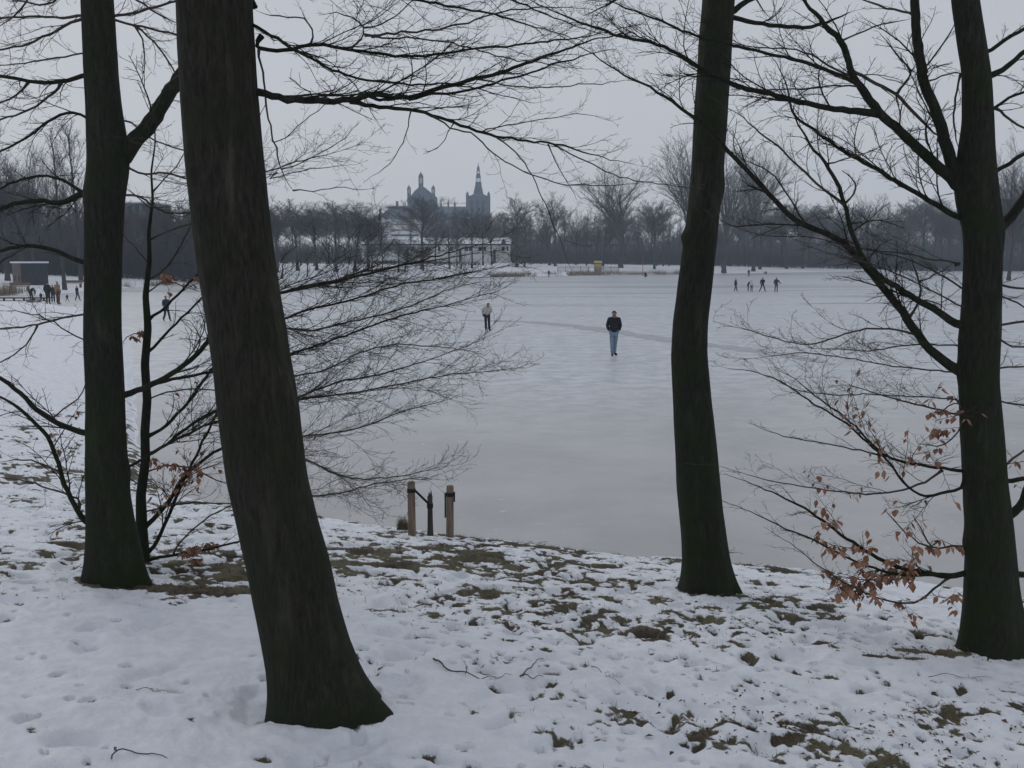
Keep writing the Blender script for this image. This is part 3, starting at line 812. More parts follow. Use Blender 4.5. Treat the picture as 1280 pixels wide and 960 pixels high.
# --- tree 2: the big leaning trunk
t2 = Tree("beech_tree", dT['t2'], [(412, 912, 84), (410, 897, 80), (405, 880, 73), (399, 860, 66), (392, 835, 60.5), (384, 805, 57), (372, 755, 54), (361, 700, 53), (348, 650, 51.5), (336, 600, 51), (323, 500, 50.5), (308, 400, 48), (299, 350, 47.5), (292, 300, 47),
      (280, 200, 46.5), (271, 94, 45), (266, 0, 44.5), (260, -150, 43), (250, -400, 38), (240, -700, 28)], 103,
      "thickest trunk, leaning left in the foreground, its broad foot in the snow", rmin=0.0013, bark=M_bark_brown, lobes=6, dens=1.45, roots=[(-.25, .15, .5), (3.5, .05, .3), (-1.6, .03, .8), (-2.4, .04, .5)])
B = t2.branch
k2 = dict(ln=.62, jit=.006)
B([(316, 111), (335, 119), (365, 126), (400, 126), (440, 126), (456, 120), (470, 115), (485, 121), (510, 124), (540, 113), (570, 105), (610, 95), (650, 82), (700, 64), (740, 50), (790, 40)], 5.6, 1.4, .2, tw=.9, **k2)
B([(462, 121), (470, 126), (482, 126), (495, 124)], 2.6, 2.0, .0, tw=0, **k2)
B([(510, 124), (545, 118), (590, 112), (640, 98), (680, 84), (720, 72), (770, 60)], 2.6, 1.1, .25, tw=1.0, **k2)
B([(440, 127), (470, 134), (500, 135), (530, 140), (560, 150), (590, 162), (620, 170), (660, 177), (700, 180), (740, 194), (790, 205)], 3.6, 1.0, .1, tw=.8, **k2)
B([(545, 143), (560, 160), (590, 165), (615, 190), (650, 213), (700, 231), (760, 232), (830, 226)], 1.5, .6, 0, tw=.4, **k2)
B([(690, 180), (740, 205), (770, 222), (840, 232), (880, 236)], 1.3, .6, 0, tw=.6, **k2)
B([(625, 172), (655, 200), (672, 235), (690, 275), (705, 315), (716, 345)], 1.3, .6, 0, tw=.25, **k2)
B([(685, 182), (700, 215), (715, 235), (722, 250)], 1.1, .5, 0, tw=.3, **k2)
B([(515, 141), (509, 165), (500, 190), (480, 213), (456, 227)], 1.0, .5, 0, tw=.5, **k2)
B([(565, 152), (558, 175), (545, 190), (530, 190)], .9, .5, 0, tw=.5, **k2)
B([(312, 27), (330, 40), (360, 57), (390, 74), (420, 90), (450, 99), (490, 104), (520, 106), (570, 104), (620, 92)], 3.2, 1.0, .1, tw=1, **k2)
B([(314, 59), (340, 64), (365, 62), (390, 54), (430, 62), (460, 65), (500, 71), (540, 70), (580, 62), (640, 57), (700, 50), (740, 44), (800, 30)], 3.4, 1.0, .3, tw=1, **k2)
B([(388, 55), (395, 40), (385, 22), (365, 20), (340, 22), (320, 12)], 1.6, .7, .1, tw=1, **k2)
B([(440, 61), (455, 48), (460, 38), (450, 25), (430, 15), (400, 18)], 1.8, .7, 0, tw=1, **k2)
B([(460, 36), (475, 32), (490, 22), (510, 8), (530, -10)], 1.3, .7, 0, tw=1, **k2)
B([(460, 45), (500, 40), (550, 37), (590, 25), (640, 12), (690, 8), (740, 12)], 2.0, .8, .1, tw=1, **k2)
B([(462, 48), (510, 48), (560, 52), (620, 70), (680, 80), (740, 88)], 1.6, .7, .1, tw=1, **k2)
B([(370, 62), (405, 72), (420, 85), (450, 110), (470, 150), (480, 165)], 1.0, .5, .1, tw=.6, **k2)
B([(322, 65), (328, 90), (332, 125), (336, 150), (345, 185), (352, 215), (366, 237)], 1.8, 1.0, 0, tw=.3, **k2)
B([(335, 175), (350, 180), (380, 150), (420, 120), (440, 112)], .9, .5, .1, tw=.9, **k2)
B([(350, 212), (375, 205), (400, 190), (430, 175), (450, 150)], .9, .5, .1, tw=.9, **k2)
B([(366, 236), (400, 240), (420, 230), (440, 238), (470, 235)], 1.0, .5, 0, tw=.6, **k2)
B([(330, 225), (352, 220), (380, 212), (410, 210), (440, 205)], 1.0, .5, 0, tw=1.1, **k2)
B([(312, -10), (350, -20), (420, -18), (500, -5), (560, 8), (620, 18), (690, 40), (740, 55)], 3.2, 1.0, .1, tw=1, **k2)
B([(312, -60), (380, -60), (480, -40), (560, -25), (640, 0), (700, 25), (760, 45)], 3.2, 1.0, .1, tw=1, **k2)
B([(600, 100), (640, 108), (690, 110), (740, 104), (800, 100)], 1.4, .6, .1, tw=1, **k2)
B([(600, 162), (640, 155), (680, 150), (720, 140), (760, 150)], 1.1, .5, .1, tw=1, **k2)
B([(222, 90), (205, 110), (190, 140), (180, 160)], 1.1, .6, .3, tw=.5, **k2)

# --- tree 3: the slender trunk right of the middle
t3 = Tree("beech_tree", dT['t3'], [(886, 754, 40), (885, 742, 38), (884, 728, 34), (882, 700, 30), (879, 660, 28.5), (875, 620, 28), (871, 560, 26.5), (866, 500, 24), (862, 440, 22.5), (864, 400, 21.5), (870, 350, 21), (876, 300, 20.5), (881, 250, 19.5), (885, 200, 19.5),
      (888, 150, 20), (892, 94, 19.5), (895, 40, 19.5), (898, 0, 19), (903, -80, 18), (912, -300, 14), (918, -520, 9)], 104,
      "slender dark trunk right of the middle, slightly S bent, mossy foot at the lake edge", lobes=5, knots=[(853, 296, .06, .035), (903, 235, .12, .03)], roots=[(-.3, .16, .25), (3.3, .06, .3), (-1.2, .07, .3), (-2.2, .05, .3)])
B = t3.branch
B([(908, 22), (915, 16), (925, 5), (945, -4), (975, -12)], 4.4, 2.6, .1, tw=.5)
B([(908, 24), (918, 22), (940, 28), (958, 31), (985, 34), (1005, 35), (1030, 31), (1060, 15)], 3.6, 2.2, .1, tw=.5)
B([(905, 690), (915, 692), (922, 690)], .8, .6, 0, tw=.3)
B([(880, -100), (840, -60), (800, -20), (770, 0), (730, 20)], 4, 1.2, .1, tw=.8)
B([(905, -60), (930, -30), (945, 0), (960, 20)], 2, .9, .1, tw=.9)

# --- tree 4: the many branched trunk at the right edge
t4 = Tree("beech_tree", dT['t4'], [(1242, 836, 52), (1240, 818, 46), (1238, 795, 39), (1237, 770, 34), (1237, 740, 31.5), (1237, 700, 30), (1235, 650, 28.5), (1231, 600, 26.5), (1227, 540, 25.5), (1224, 480, 24), (1224, 430, 24.5), (1227, 380, 22.5), (1229, 330, 21.5), (1230, 290, 23),
      (1223, 255, 25), (1220, 225, 24.5), (1221, 195, 21.5), (1223, 150, 17.5), (1221, 94, 16.5), (1214, 45, 16), (1207, 0, 15.5), (1200, -60, 14.5), (1195, -300, 11), (1190, -520, 7)], 105,
      "right edge trunk with crooked boughs and brown leaves low on its left", rmin=0.0016, lobes=5, knots=[(1228, 680, .1, .025), (1200, 465, .08, .02), (1252, 285, .1, .02)], dens=1.65, up=.3, lf=17.0, roots=[(-.2, .3, .3), (3.35, .14, .3), (-1.4, .06, .3), (-2.2, .08, .3)])
B = t4.branch
k4 = dict(ln=.75)
B([(1206, 240), (1190, 222), (1173, 208), (1155, 192), (1137, 175), (1120, 160), (1108, 148), (1095, 138), (1086, 122), (1073, 105), (1063, 93), (1060, 72), (1052, 50), (1035, 35), (1020, 18), (1003, 0), (990, -30)], 8.5, 3.0, .1, tw=.3, **k4)
B([(1098, 142), (1060, 138), (1025, 133), (990, 126), (960, 116), (930, 112), (906, 100), (872, 84), (844, 65), (819, 53), (787, 48), (755, 38), (725, 28), (678, 8), (650, -8)], 4.6, 1.3, .05, tw=.7, **k4)
B([(1066, 100), (1035, 88), (1005, 78), (975, 70), (940, 62), (912, 56), (875, 47), (845, 34), (810, 20), (770, 5), (740, -8)], 3.2, 1.2, .1, tw=.7, **k4)
B([(1055, 52), (1080, 38), (1110, 28), (1135, 24)], 1.6, .9, 0, tw=.7, **k4)
B([(1062, 85), (1090, 103), (1120, 116), (1140, 138), (1158, 157), (1175, 172)], 2.4, 2.2, .0, tw=.6, **k4)
B([(1120, 115), (1125, 107), (1140, 98), (1146, 92), (1135, 82), (1120, 70), (1108, 50), (1100, 42)], 2.0, .9, 0, tw=1, **k4)
B([(1078, 105), (1060, 108), (1040, 106), (1010, 112), (985, 111), (950, 113), (925, 105)], 1.6, .8, .1, tw=.8, **k4)
B([(1063, 95), (1040, 85), (1015, 68), (990, 60), (950, 60), (918, 55)], 1.8, .8, .2, tw=.8, **k4)
B([(1205, 222), (1192, 212), (1185, 190), (1177, 160), (1167, 132), (1155, 105), (1150, 80), (1146, 45), (1144, 10), (1142, -40), (1145, -120)], 8.0, 5.0, .1, tw=.3, **k4)
B([(1158, 82), (1172, 65), (1185, 45), (1195, 25)], 1.6, .9, .1, tw=.7, **k4)
B([(1160, 100), (1180, 95), (1202, 88), (1206, 92)], 1.4, 1.0, 0, tw=.5, **k4)
B([(1202, 92), (1195, 115), (1192, 140), (1193, 165), (1198, 185)], 1.6, 1.2, 0, tw=.4, **k4)
B([(1144, 16), (1120, 14), (1095, 5), (1070, -3)], 2.0, 1.2, .1, tw=.7, **k4)
B([(1205, 276), (1185, 265), (1161, 250), (1138, 237), (1117, 225), (1098, 213), (1080, 203), (1060, 192), (1042, 181), (1028, 170), (1014, 159), (992, 147), (987, 128), (985, 108), (975, 88), (965, 72)], 4.2, 1.3, .15, tw=.7, **k4)
B([(1202, 467), (1187, 458), (1170, 443), (1155, 430), (1145, 415), (1136, 400), (1127, 388), (1113, 370), (1099, 353), (1088, 340), (1078, 326), (1064, 312), (1049, 300), (1032, 290), (1014, 285), (1003, 283), (990, 272), (974, 256), (958, 238), (942, 220), (925, 204), (912, 191), (890, 168), (872, 150), (850, 134), (831, 119), (800, 103), (775, 92), (756, 78), (731, 62), (700, 45)], 7.0, 1.2, .05, tw=.5, **k4)
B([(1200, 408), (1185, 398), (1170, 387), (1155, 380), (1142, 372), (1128, 363), (1111, 353), (1098, 345), (1086, 334), (1078, 322), (1070, 305), (1064, 290), (1060, 272), (1057, 256), (1050, 240), (1044, 222), (1036, 209), (1025, 196), (1014, 184), (1002, 164), (990, 140), (985, 118)], 5.6, 1.6, -.1, tw=.5, **k4)
B([(1057, 256), (1043, 248), (1030, 237), (1005, 215), (983, 193), (964, 176), (945, 162), (927, 145), (905, 132)], 2.4, .9, .1, tw=.9, **k4)
B([(1060, 250), (1072, 238), (1073, 228), (1062, 220), (1052, 212)], 1.6, .8, 0, tw=.9, **k4)
B([(1036, 205), (1060, 198), (1090, 190), (1110, 178)], 1.2, .7, .1, tw=1, **k4)
B([(1010, 284), (995, 262), (980, 235), (965, 215), (945, 205), (915, 196)], 1.8, .8, .1, tw=.9, **k4)
B([(1142, 390), (1150, 378), (1155, 365), (1149, 350), (1142, 335), (1139, 322)], 2.2, 1.0, -.1, tw=.9, **k4)
B([(1152, 352), (1165, 345), (1180, 338), (1190, 330)], 1.4, .8, 0, tw=.8, **k4)
B([(1145, 375), (1165, 376), (1178, 382), (1184, 388)], 1.4, .8, 0, tw=.4, **k4)
B([(1146, 420), (1128, 413), (1110, 410), (1090, 410), (1070, 413), (1050, 420), (1020, 430), (995, 430), (960, 420), (925, 410), (890, 401)], 2.0, .6, -.1, tw=.6, **k4)
B([(1238, 66), (1250, 55), (1262, 46), (1290, 32), (1330, 20)], 3.4, 2.4, 0, tw=.6, **k4)
B([(1239, 95), (1252, 88), (1265, 80), (1278, 66), (1300, 50), (1330, 35)], 4.2, 2.4, -.1, tw=.6, **k4)
B([(1241, 140), (1250, 128), (1262, 120), (1290, 113), (1330, 105)], 2.6, 1.6, .1, tw=.8, **k4)
B([(1241, 133), (1255, 143), (1270, 155), (1300, 170)], 2.0, 1.4, .1, tw=.8, **k4)
B([(1242, 217), (1258, 206), (1270, 198), (1300, 180), (1330, 160)], 3.6, 2.4, 0, tw=.7, **k4)
B([(1250, 286), (1263, 274), (1272, 262), (1282, 245), (1305, 210), (1330, 170)], 7.5, 5, .1, tw=.4, **k4)
B([(1252, 356), (1268, 360), (1300, 364)], 2.2, 1.6, 0, tw=.9, **k4)
B([(1250, 408), (1268, 402), (1300, 400)], 2.2, 1.6, .1, tw=.9, **k4)
B([(1254, 585), (1265, 575), (1290, 555)], 2.0, 1.5, .1, tw=.9, leaves=.1, **k4)
B([(1255, 605), (1272, 598), (1300, 596)], 4.0, 3, .1, tw=.7, leaves=.02, **k4)
B([(1258, 648), (1272, 640), (1281, 622), (1288, 600), (1310, 560)], 6.5, 4.5, 0, tw=.5, **k4)
B([(1264, 720), (1275, 716), (1300, 722)], 5, 4, 0, tw=.7, leaves=.15, **k4)
B([(1208, 590), (1180, 585), (1155, 583), (1130, 578), (1110, 572), (1090, 560), (1075, 545), (1060, 530), (1035, 515), (1010, 500), (985, 482), (965, 471), (940, 463), (910, 461)], 3.2, .9, .1, tw=.5, leaves=.03, **k4)
B([(1205, 612), (1180, 615), (1160, 622), (1140, 615), (1125, 598), (1113, 578), (1090, 555), (1068, 532), (1045, 512), (1015, 492), (990, 470), (970, 462)], 2.8, .9, -.1, tw=.5, leaves=.02, **k4)
B([(1178, 592), (1150, 605), (1115, 617), (1080, 618), (1040, 613), (990, 606), (950, 598), (925, 590), (898, 582)], 2.0, .6, .1, tw=.4, leaves=.02, **k4)
B([(1110, 572), (1085, 565), (1060, 560), (1020, 552), (975, 545), (935, 528)], 1.6, .6, -.1, tw=.4, **k4)
B([(1208, 714), (1185, 722), (1160, 716), (1130, 712), (1100, 700), (1070, 681), (1040, 660), (1010, 637), (980, 622), (950, 608), (905, 592)], 4.6, .8, .05, tw=.45, leaves=.12, lsize=.065, ln=.55)
B([(1190, 716), (1150, 720), (1110, 716), (1075, 705), (1045, 690), (1015, 674), (980, 660), (940, 640), (902, 625)], 3.0, .8, -.1, tw=.6, leaves=.25, lsize=.065, ln=.5)
B([(1208, 682), (1180, 684), (1165, 690), (1155, 668), (1148, 650), (1142, 645)], 2.2, 1.0, -.1, tw=.9, leaves=.15, ln=.6)
B([(1162, 688), (1148, 680), (1120, 655), (1105, 636)], 1.5, .8, 0, tw=.8, leaves=.03, ln=.6)
B([(1190, 722), (1170, 735), (1140, 757), (1105, 750), (1065, 735), (1030, 712), (1010, 697), (990, 680), (962, 664)], 2.0, .7, -.15, tw=.6, leaves=.18, ln=.5)
B([(1150, 717), (1130, 724), (1100, 726), (1070, 724), (1050, 716)], 1.6, .8, .1, tw=.9, leaves=.3, ln=.5)
B([(1205, 520), (1170, 512), (1130, 502), (1090, 491), (1061, 480)], 2.0, 1.0, 0, tw=.7, leaves=.05, **k4)
B([(1207, 530), (1195, 545), (1180, 560), (1165, 560), (1150, 555)], 1.4, .8, 0, tw=.9, leaves=.25, ln=.5)
B([(1206, 505), (1190, 500), (1180, 515), (1165, 520)], 1.4, .8, -.1, tw=.9, leaves=.25, ln=.5)
B([(1206, 432), (1160, 430), (1120, 433), (1085, 440), (1050, 436), (1010, 436)], 1.6, .7, .1, tw=.8, **k4)
B([(1206, 466), (1150, 461), (1100, 455), (1050, 446), (1000, 440), (930, 450)], 1.6, .6, 0, tw=.8, **k4)
B([(1206, 500), (1150, 496), (1080, 493), (1040, 494), (1000, 490), (960, 470)], 1.4, .6, .1, tw=.8, **k4)
B([(1208, 330), (1170, 325), (1120, 315), (1070, 310), (1010, 295), (960, 296), (920, 286), (890, 270)], 1.6, .6, 0, tw=.6, **k4)
B([(1209, 366), (1180, 345), (1140, 325), (1100, 315), (1060, 310)], 1.8, .8, .1, tw=.8, **k4)
B([(1209, 350), (1225, 358), (1255, 372), (1300, 392)], 1.6, 1.2, -.4, tw=.4, **k4)
B([(1207, 385), (1180, 372), (1140, 350), (1100, 332), (1050, 320), (1000, 306)], 1.4, .7, -.2, tw=.8, **k4)
B([(1250, 460), (1275, 458), (1310, 455)], 1.6, 1.2, .1, tw=1, **k4)
B([(1250, 500), (1275, 508), (1310, 506)], 1.6, 1.2, 0, tw=1, **k4)
B([(1250, 430), (1275, 436), (1310, 430)], 1.6, 1.2, 0, tw=1, **k4)


# ------------------------------------------------------------------ the broken tree stakes at the lake edge
M_stake = mat("weathered pine stake", (0.15, 0.108, 0.080), (0.26, 0.20, 0.155), scale=6, stretch=(5, 5, .5), rough=.9, bump=.4, bscale=30)
M_rubber = mat("black rubber tree tie", (0.012, 0.012, 0.013), rough=.6)
M_dead = mat("dead sapling bark", (0.045, 0.042, 0.038), (0.09, 0.08, 0.07), scale=20, stretch=(1, 1, .2), rough=.9, bump=.5, bscale=60)
M_dgrass = mat("dry grass", (0.12, 0.085, 0.05), (0.20, 0.15, 0.09), scale=5)

def stake(px, pbase, ptop, half, label, tilt=0.0):
    g = on_ground(px, pbase - 2); D = g[1]
    h = at(px, ptop, D)[2] - g[2]; r = half / F * D
    m = MB(); prof = [(-0.25, r), (0.0, r), (0.12, r * 1.03), (h * .5, r * .98), (h - .02, r * .97), (h, r * .86)]
    m.lathe(0, 0, prof, 14)
    root = empty("tree_stake", g, label, "stake", "round wooden stakes left of a tree guard at the lake edge")
    m.build("stake_post", M_stake, root, smooth=True)
    root.rotation_euler = (0, tilt, 0)
    return root, g, h, r
s1, g1, h1, q1 = stake(515, 673, 602, 5.0, "left wooden stake at the lake edge, its black strap tied to the broken stem")
s3, g3, h3, q3 = stake(562.5, 675, 607, 4.8, "right wooden stake at the lake edge, a loose black strap hanging down it", .01)
# broken sapling between them
g2 = on_ground(538, 671); D2 = g2[1]; h2 = at(538, 612, D2)[2] - g2[2]
m = MB(); r2 = 3.6 / F * D2
m.lathe(0, 0, [(-.2, r2 * 1.3), (0, r2 * 1.2), (.15, r2), (h2 * .6, r2 * .9), (h2 * .86, r2 * .95)], 12)
stem_root = empty("broken_sapling", g2, "snapped dark stem of a dead sapling standing between the two wooden stakes", "sapling")
m.build("stem", M_dead, stem_root, smooth=True)
m = MB()
for a, hh, rr in [(0.3, 1.0, .6), (2.2, .93, .5), (4.1, .96, .55), (5.4, .90, .45)]:
    cx, cy = r2 * .42 * math.cos(a), r2 * .42 * math.sin(a)
    m.lathe(cx, cy, [(h2 * .82, r2 * rr), (h2 * .9, r2 * rr * .6), (h2 * hh, .002)], 5, a)
m.build("splintered_top", M_dead, stem_root)
def band(name, parent, r, z, hgt, th=.006):
    m = MB(); m.lathe(0, 0, [(z - hgt / 2, r + .001), (z - hgt / 2, r + th), (z + hgt / 2, r + th), (z + hgt / 2, r + .001)], 18)
    return m.build(name, M_rubber, parent, smooth=False)
band("strap", s1, q1 * .98, h1 * .845, .055)
band("strap", s3, q3 * .98, h3 * .84, .055)
band("strap", stem_root, r2 * .98, h2 * .66, .06)
def flat_strap(name, parent, pts, wz, th=.006):
    """ribbon through pts (local), width wz vertical"""
    P = np.array(pts, float); n = len(P); d = np.gradient(P, axis=0); d[:, 2] = 0
    nn = np.stack([-d[:, 1], d[:, 0], d[:, 2] * 0], 1); l = np.linalg.norm(nn, axis=1)[:, None]; nn = np.where(l > 1e-6, nn / np.maximum(l, 1e-6), [[0, 1, 0]]) * th / 2
    up = np.array([0, 0, wz / 2])
    v = np.concatenate([P + nn + up, P - nn + up, P - nn - up, P + nn - up])
    q = []
    for i in range(n - 1):
        for a, b in ((0, 1), (1, 2), (2, 3), (3, 0)): q.append((a * n + i, b * n + i, b * n + i + 1, a * n + i + 1))
    q += [(0, 3 * n, 2 * n, n), (n - 1, 2 * n - 1, 3 * n - 1, 4 * n - 1)]
    return link(name, mesh_np(name, v, np.array(q), M_rubber, False), parent)
e2 = g2 + np.array([0, 0, h2 * .68]) - g1
a0 = np.array([q1 * .9, -q1 * .3, h1 * .855])
flat_strap("strap", s1, [a0 + (e2 - a0) * t + np.array([0, -.01, 0]) for t in np.linspace(0, 1, 8)], .045)
# the loose end hanging from the right stake, doubled back on itself
m = MB(); m.box(-q3 * 1.45, -q3 * 1.05, -.02, .02, h3 * .40, h3 * .86); m.build("strap", M_rubber, s3)
m = MB(); m.box(q3 * 1.02, q3 * 1.35, -.025, .02, h3 * .70, h3 * .88); m.build("strap", M_rubber, s3)

def blades(c, n, rad, hgt, wid, rg, lean=.35):
    a = rg.random(n) * 6.28; r = rad * np.sqrt(rg.random(n)); b = np.c_[r * np.cos(a), r * np.sin(a), np.zeros(n)] + c
    h = hgt * rg.uniform(.4, 1, n); az = rg.random(n) * 6.28; ln = lean * rg.random(n)
    d = np.c_[np.cos(az) * ln, np.sin(az) * ln, np.ones(n)]
    sd = np.c_[-np.sin(az), np.cos(az), np.zeros(n)] * (wid * rg.uniform(.6, 1.2, n))[:, None]
    v = np.stack([b - sd, b + sd, b + d * (h * .6)[:, None] + sd * .6, b + d * (h * .6)[:, None] - sd * .6, b + d * h[:, None] + np.c_[np.cos(az), np.sin(az), -.4 * np.ones(n)] * (h * ln * .6)[:, None]], 1).reshape(-1, 3)
    o = np.arange(n)[:, None] * 5
    return v, o + np.array([[0, 1, 2, 3]]), o + np.array([[3, 2, 4]])
rgt = np.random.default_rng(5)
gt = on_ground(504, 664)
v, q, t = blades(np.zeros(3), 260, .09, .26, .004, rgt, .5)
tag(link("grass_tuft", mesh_np("grass_tuft", v, [q, t], M_dgrass, False), None, gt), "brown dry grass tuft at the foot of the left wooden stake", "grass tuft")

# ------------------------------------------------------------------ grass and litter in the thawed patches
M_grass = mat("winter grass", (0.085, 0.098, 0.045), (0.20, 0.175, 0.105), scale=1.2, rough=.9)
M_litter = mat("wet fallen leaves", (0.055, 0.032, 0.020), (0.16, 0.095, 0.062), scale=14, rough=.8)
wgt = (gm * landw * (np.abs(tg) < R(38)) * (rg > 3.3) * (rg < 17) * (ring_d > 1.0)).ravel() ** 2 * (rg.ravel() ** 1.15)
cs = np.cumsum(wgt); cs /= cs[-1]
def scatter_pts(n, rgx):
    k = np.searchsorted(cs, rgx.random(n)); k = np.clip(k, 0, len(cs) - 1)
    p = np.c_[gx.ravel()[k], gy.ravel()[k], gz.ravel()[k]]
    p[:, :2] += rgx.normal(0, .012, (n, 2)); return p
P = scatter_pts(42000, rgt); n = len(P)
hh = rgt.uniform(.012, .045, n); az = rgt.random(n) * 6.28; ln = rgt.uniform(.3, 1.6, n)
d = np.c_[np.cos(az) * ln, np.sin(az) * ln, np.ones(n)]; sd = np.c_[-np.sin(az), np.cos(az), 0 * az] * .0022
P[:, 2] -= .004
v = np.stack([P - sd, P + sd, P + d * hh[:, None]], 1).reshape(-1, 3)
tag(link("grass", mesh_np("grass", v, np.arange(n * 3).reshape(-1, 3), M_grass, False)), "short flattened winter grass in the snow free patches", kind='stuff')
P = scatter_pts(2400, rgt)
lk = fbm(P[:, 0] * 1.3, P[:, 1] * 1.3, 3, 90) + .25 * (P[:, 1] < 7.5) ; P = P[lk > .52]
ex = []
for px, py, rx, ry, c in [(560, 705, .8, .4, 60), (470, 735, .6, .3, 80), (600, 770, .5, .3, 60), (1060, 905, .7, .3, 120), (1200, 905, .6, .15, 90), (860, 790, .8, .2, 80), (1110, 940, .6, .2, 90), (950, 900, .5, .3, 60), (700, 760, .8, .5, 60), (240, 740, .7, .18, 160), (930, 750, .3, .1, 50), (1150, 820, .45, .08, 90)]:
    c0 = on_ground(px, py); q_ = np.c_[rgt.normal(c0[0], rx, c), rgt.normal(c0[1], ry, c)]
    ex.append(np.c_[q_, ground_base(q_[:, 0], q_[:, 1]) + .022])
P = np.concatenate([P] + ex); n = len(P)
az = rgt.random(n) * 6.28; L_ = rgt.uniform(.008, .030, n) ** 1.0 * rgt.uniform(.6, 1, n); W_ = L_ * rgt.uniform(.35, .6, n)
u = np.c_[np.cos(az), np.sin(az), rgt.uniform(-.3, .5, n)] * L_[:, None]; s_ = np.c_[-np.sin(az), np.cos(az), rgt.uniform(-.5, .5, n)] * W_[:, None]
cu = np.c_[0 * az, 0 * az, L_ * .35]; P[:, 2] += .006
v = np.stack([P - u, P - s_ * .8 + cu, P + u, P + s_ * .8 + cu, P], 1).reshape(-1, 3)
o = np.arange(n)[:, None] * 5
tag(link("leaf_litter", mesh_np("leaf_litter", v, np.concatenate([o + np.array([[0, 1, 4]]), o + np.array([[1, 2, 4]]), o + np.array([[2, 3, 4]]), o + np.array([[3, 0, 4]])]), M_litter, False)), "brown fallen leaves lying on and between the snow", kind='stuff')

# fallen twigs on the snow
def fallen_twig(paths, label, cat="twig"):
    """paths: [(pixel points, r0 mm, r1 mm)] lying on the ground; the first is the main stem"""
    tb = Tubes(); o = on_ground(*paths[0][0][0])
    for pts, a, b in paths:
        P = np.array([on_ground(*p) for p in pts]); P = smooth_path(P, 14, rgt, .004)
        P[:, 2] = ground_base(P[:, 0], P[:, 1]) + .034 + .02 * np.sin(np.linspace(0, 6, 14)) ** 2
        tb.add(P[None], (np.linspace(a, b, 14) / 1000)[None], 6)
    me = tb.mesh("fallen_twig", M_twig); me.transform(__import__('mathutils').Matrix.Translation(Vector(-o)))
    tag(link("fallen_twig", me, None, o), label, cat)
fallen_twig([([(542, 829), (552, 838), (560, 845), (582, 848), (588, 852), (600, 856)], 7, 3), ([(582, 848), (584, 840), (578, 833)], 3, 1.5), ([(600, 856), (622, 854), (640, 850)], 3, 1.5)], "forked dark twig lying on the snow right of the thick leaning trunk")
fallen_twig([([(650, 852), (660, 846), (668, 836), (680, 830)], 5, 2), ([(650, 852), (668, 855), (680, 853)], 4, 2)], "short crooked twig on the snow just right of the forked twig")
fallen_twig([([(140, 958), (146, 948), (165, 948), (185, 952), (215, 960)], 4, 2), ([(146, 948), (144, 945)], 3, 2)], "thin bent twig on the snow at the bottom left")
fallen_twig([([(170, 870), (188, 871), (215, 874)], 2.2, 1.2), ([(188, 871), (200, 872)], 1.5, 1)], "straight thin twig on the snow left of the thick leaning trunk")
fallen_twig([([(735, 838), (752, 848), (765, 856), (775, 862)], 3, 1.5), ([(755, 850), (762, 848)], 1.5, 1)], "thin straight twig lying on worn snow right of the centre")
fallen_twig([([(1160, 852), (1190, 850), (1215, 855), (1240, 853)], 2.2, 1.2), ([(1215, 855), (1228, 860)], 1.5, 1)], "thin twig lying on smooth snow in front of the right edge trunk")
fallen_twig([([(660, 682), (674, 678), (690, 676), (702, 675)], 3.5, 1.5), ([(674, 678), (684, 684)], 2, 1)], "dead twig poking out from the lake edge over the ice")
print("near stuff done")

# ------------------------------------------------------------------ far trees
def far_proto(kind, seed):
    rg = np.random.default_rng(seed); H = 20.0
    n = 14; t = np.linspace(0, 1, n)
    lean = rg.normal(0, .02, 2)
    wob = np.cumsum(rg.normal(0, .12, (n, 2)), 0); wob[0] = 0
    top = {'round': .80, 'vase': .42, 'slim': .93, 'broad': .62}[kind]
    P = np.c_[lean[0] * t * H + wob[:, 0] * t, lean[1] * t * H + wob[:, 1] * t, t * H * top - .3 * (t == 0)]
    r = (.34 if kind in ('vase', 'broad') else .24) * (1 - .72 * t) * (1 + .5 * np.exp(-t * 18))
    tb = Tubes(); tb.add(P[None], r[None], 8); trunk = tb.mesh("far_trunk", M_far_trunk)
    tb = Tubes(); K = P[None]; KR = r[None]; a = np.array
    if kind == 'round':
        P1, r1 = spawn(K, KR, a([36]), a([9.5]), rg, (20, 52), 8, .15, .30, .08, .03, .45, .46, 1, .8)
    elif kind == 'broad':
        P1, r1 = spawn(K, KR, a([20]), a([13.0]), rg, (25, 58), 9, .3, .40, .07, .03, .55, .30, 1, .8, (.7, 1.2))
    elif kind == 'vase':
        P1, r1 = spawn(K, KR, a([20]), a([17.5]), rg, (12, 38), 10, .3, .50, .05, .03, .6, .45, 1, .8, (.75, 1.15))
    else:
        P1, r1 = spawn(K, KR, a([30]), a([7.0]), rg, (18, 42), 8, .3, .50, .05, .03, .4, .22, 1, .8)
    tb.add(P1, r1, 4)
    def nxt(P, r, per_m, f, n, rm, ang=(25, 55), mx=30):
        L = np.linalg.norm(np.diff(P, axis=1), axis=2).sum(1)
        return spawn(P, r, np.clip((L * per_m).astype(int), 1, mx), L * f + .25, rg, ang, n, .2, .35, .08, rm * 1.1, .5, .15, 1, .6)
    P2, r2 = nxt(P1, r1, 1.7, .42, 6, .022); tb.add(P2, r2, 3)
    dn = {'round': 1.3, 'slim': .9, 'broad': .6, 'vase': .5}[kind]
    P3, r3 = nxt(P2, r2, 4.0 * dn, .52, 4, .013); tb.add(P3, r3, 3)
    P4, r4 = nxt(P3, r3, 4.0 * dn, .66, 3, .0088, mx=5 if dn > .8 else 3); tb.add(P4, r4, 3)
    crown = tb.mesh("far_crown", M_far_twig)
    zmax = max(float(x[..., 2].max()) for x in (P1, P2, P3))
    return trunk, crown, zmax
PROTO = {}
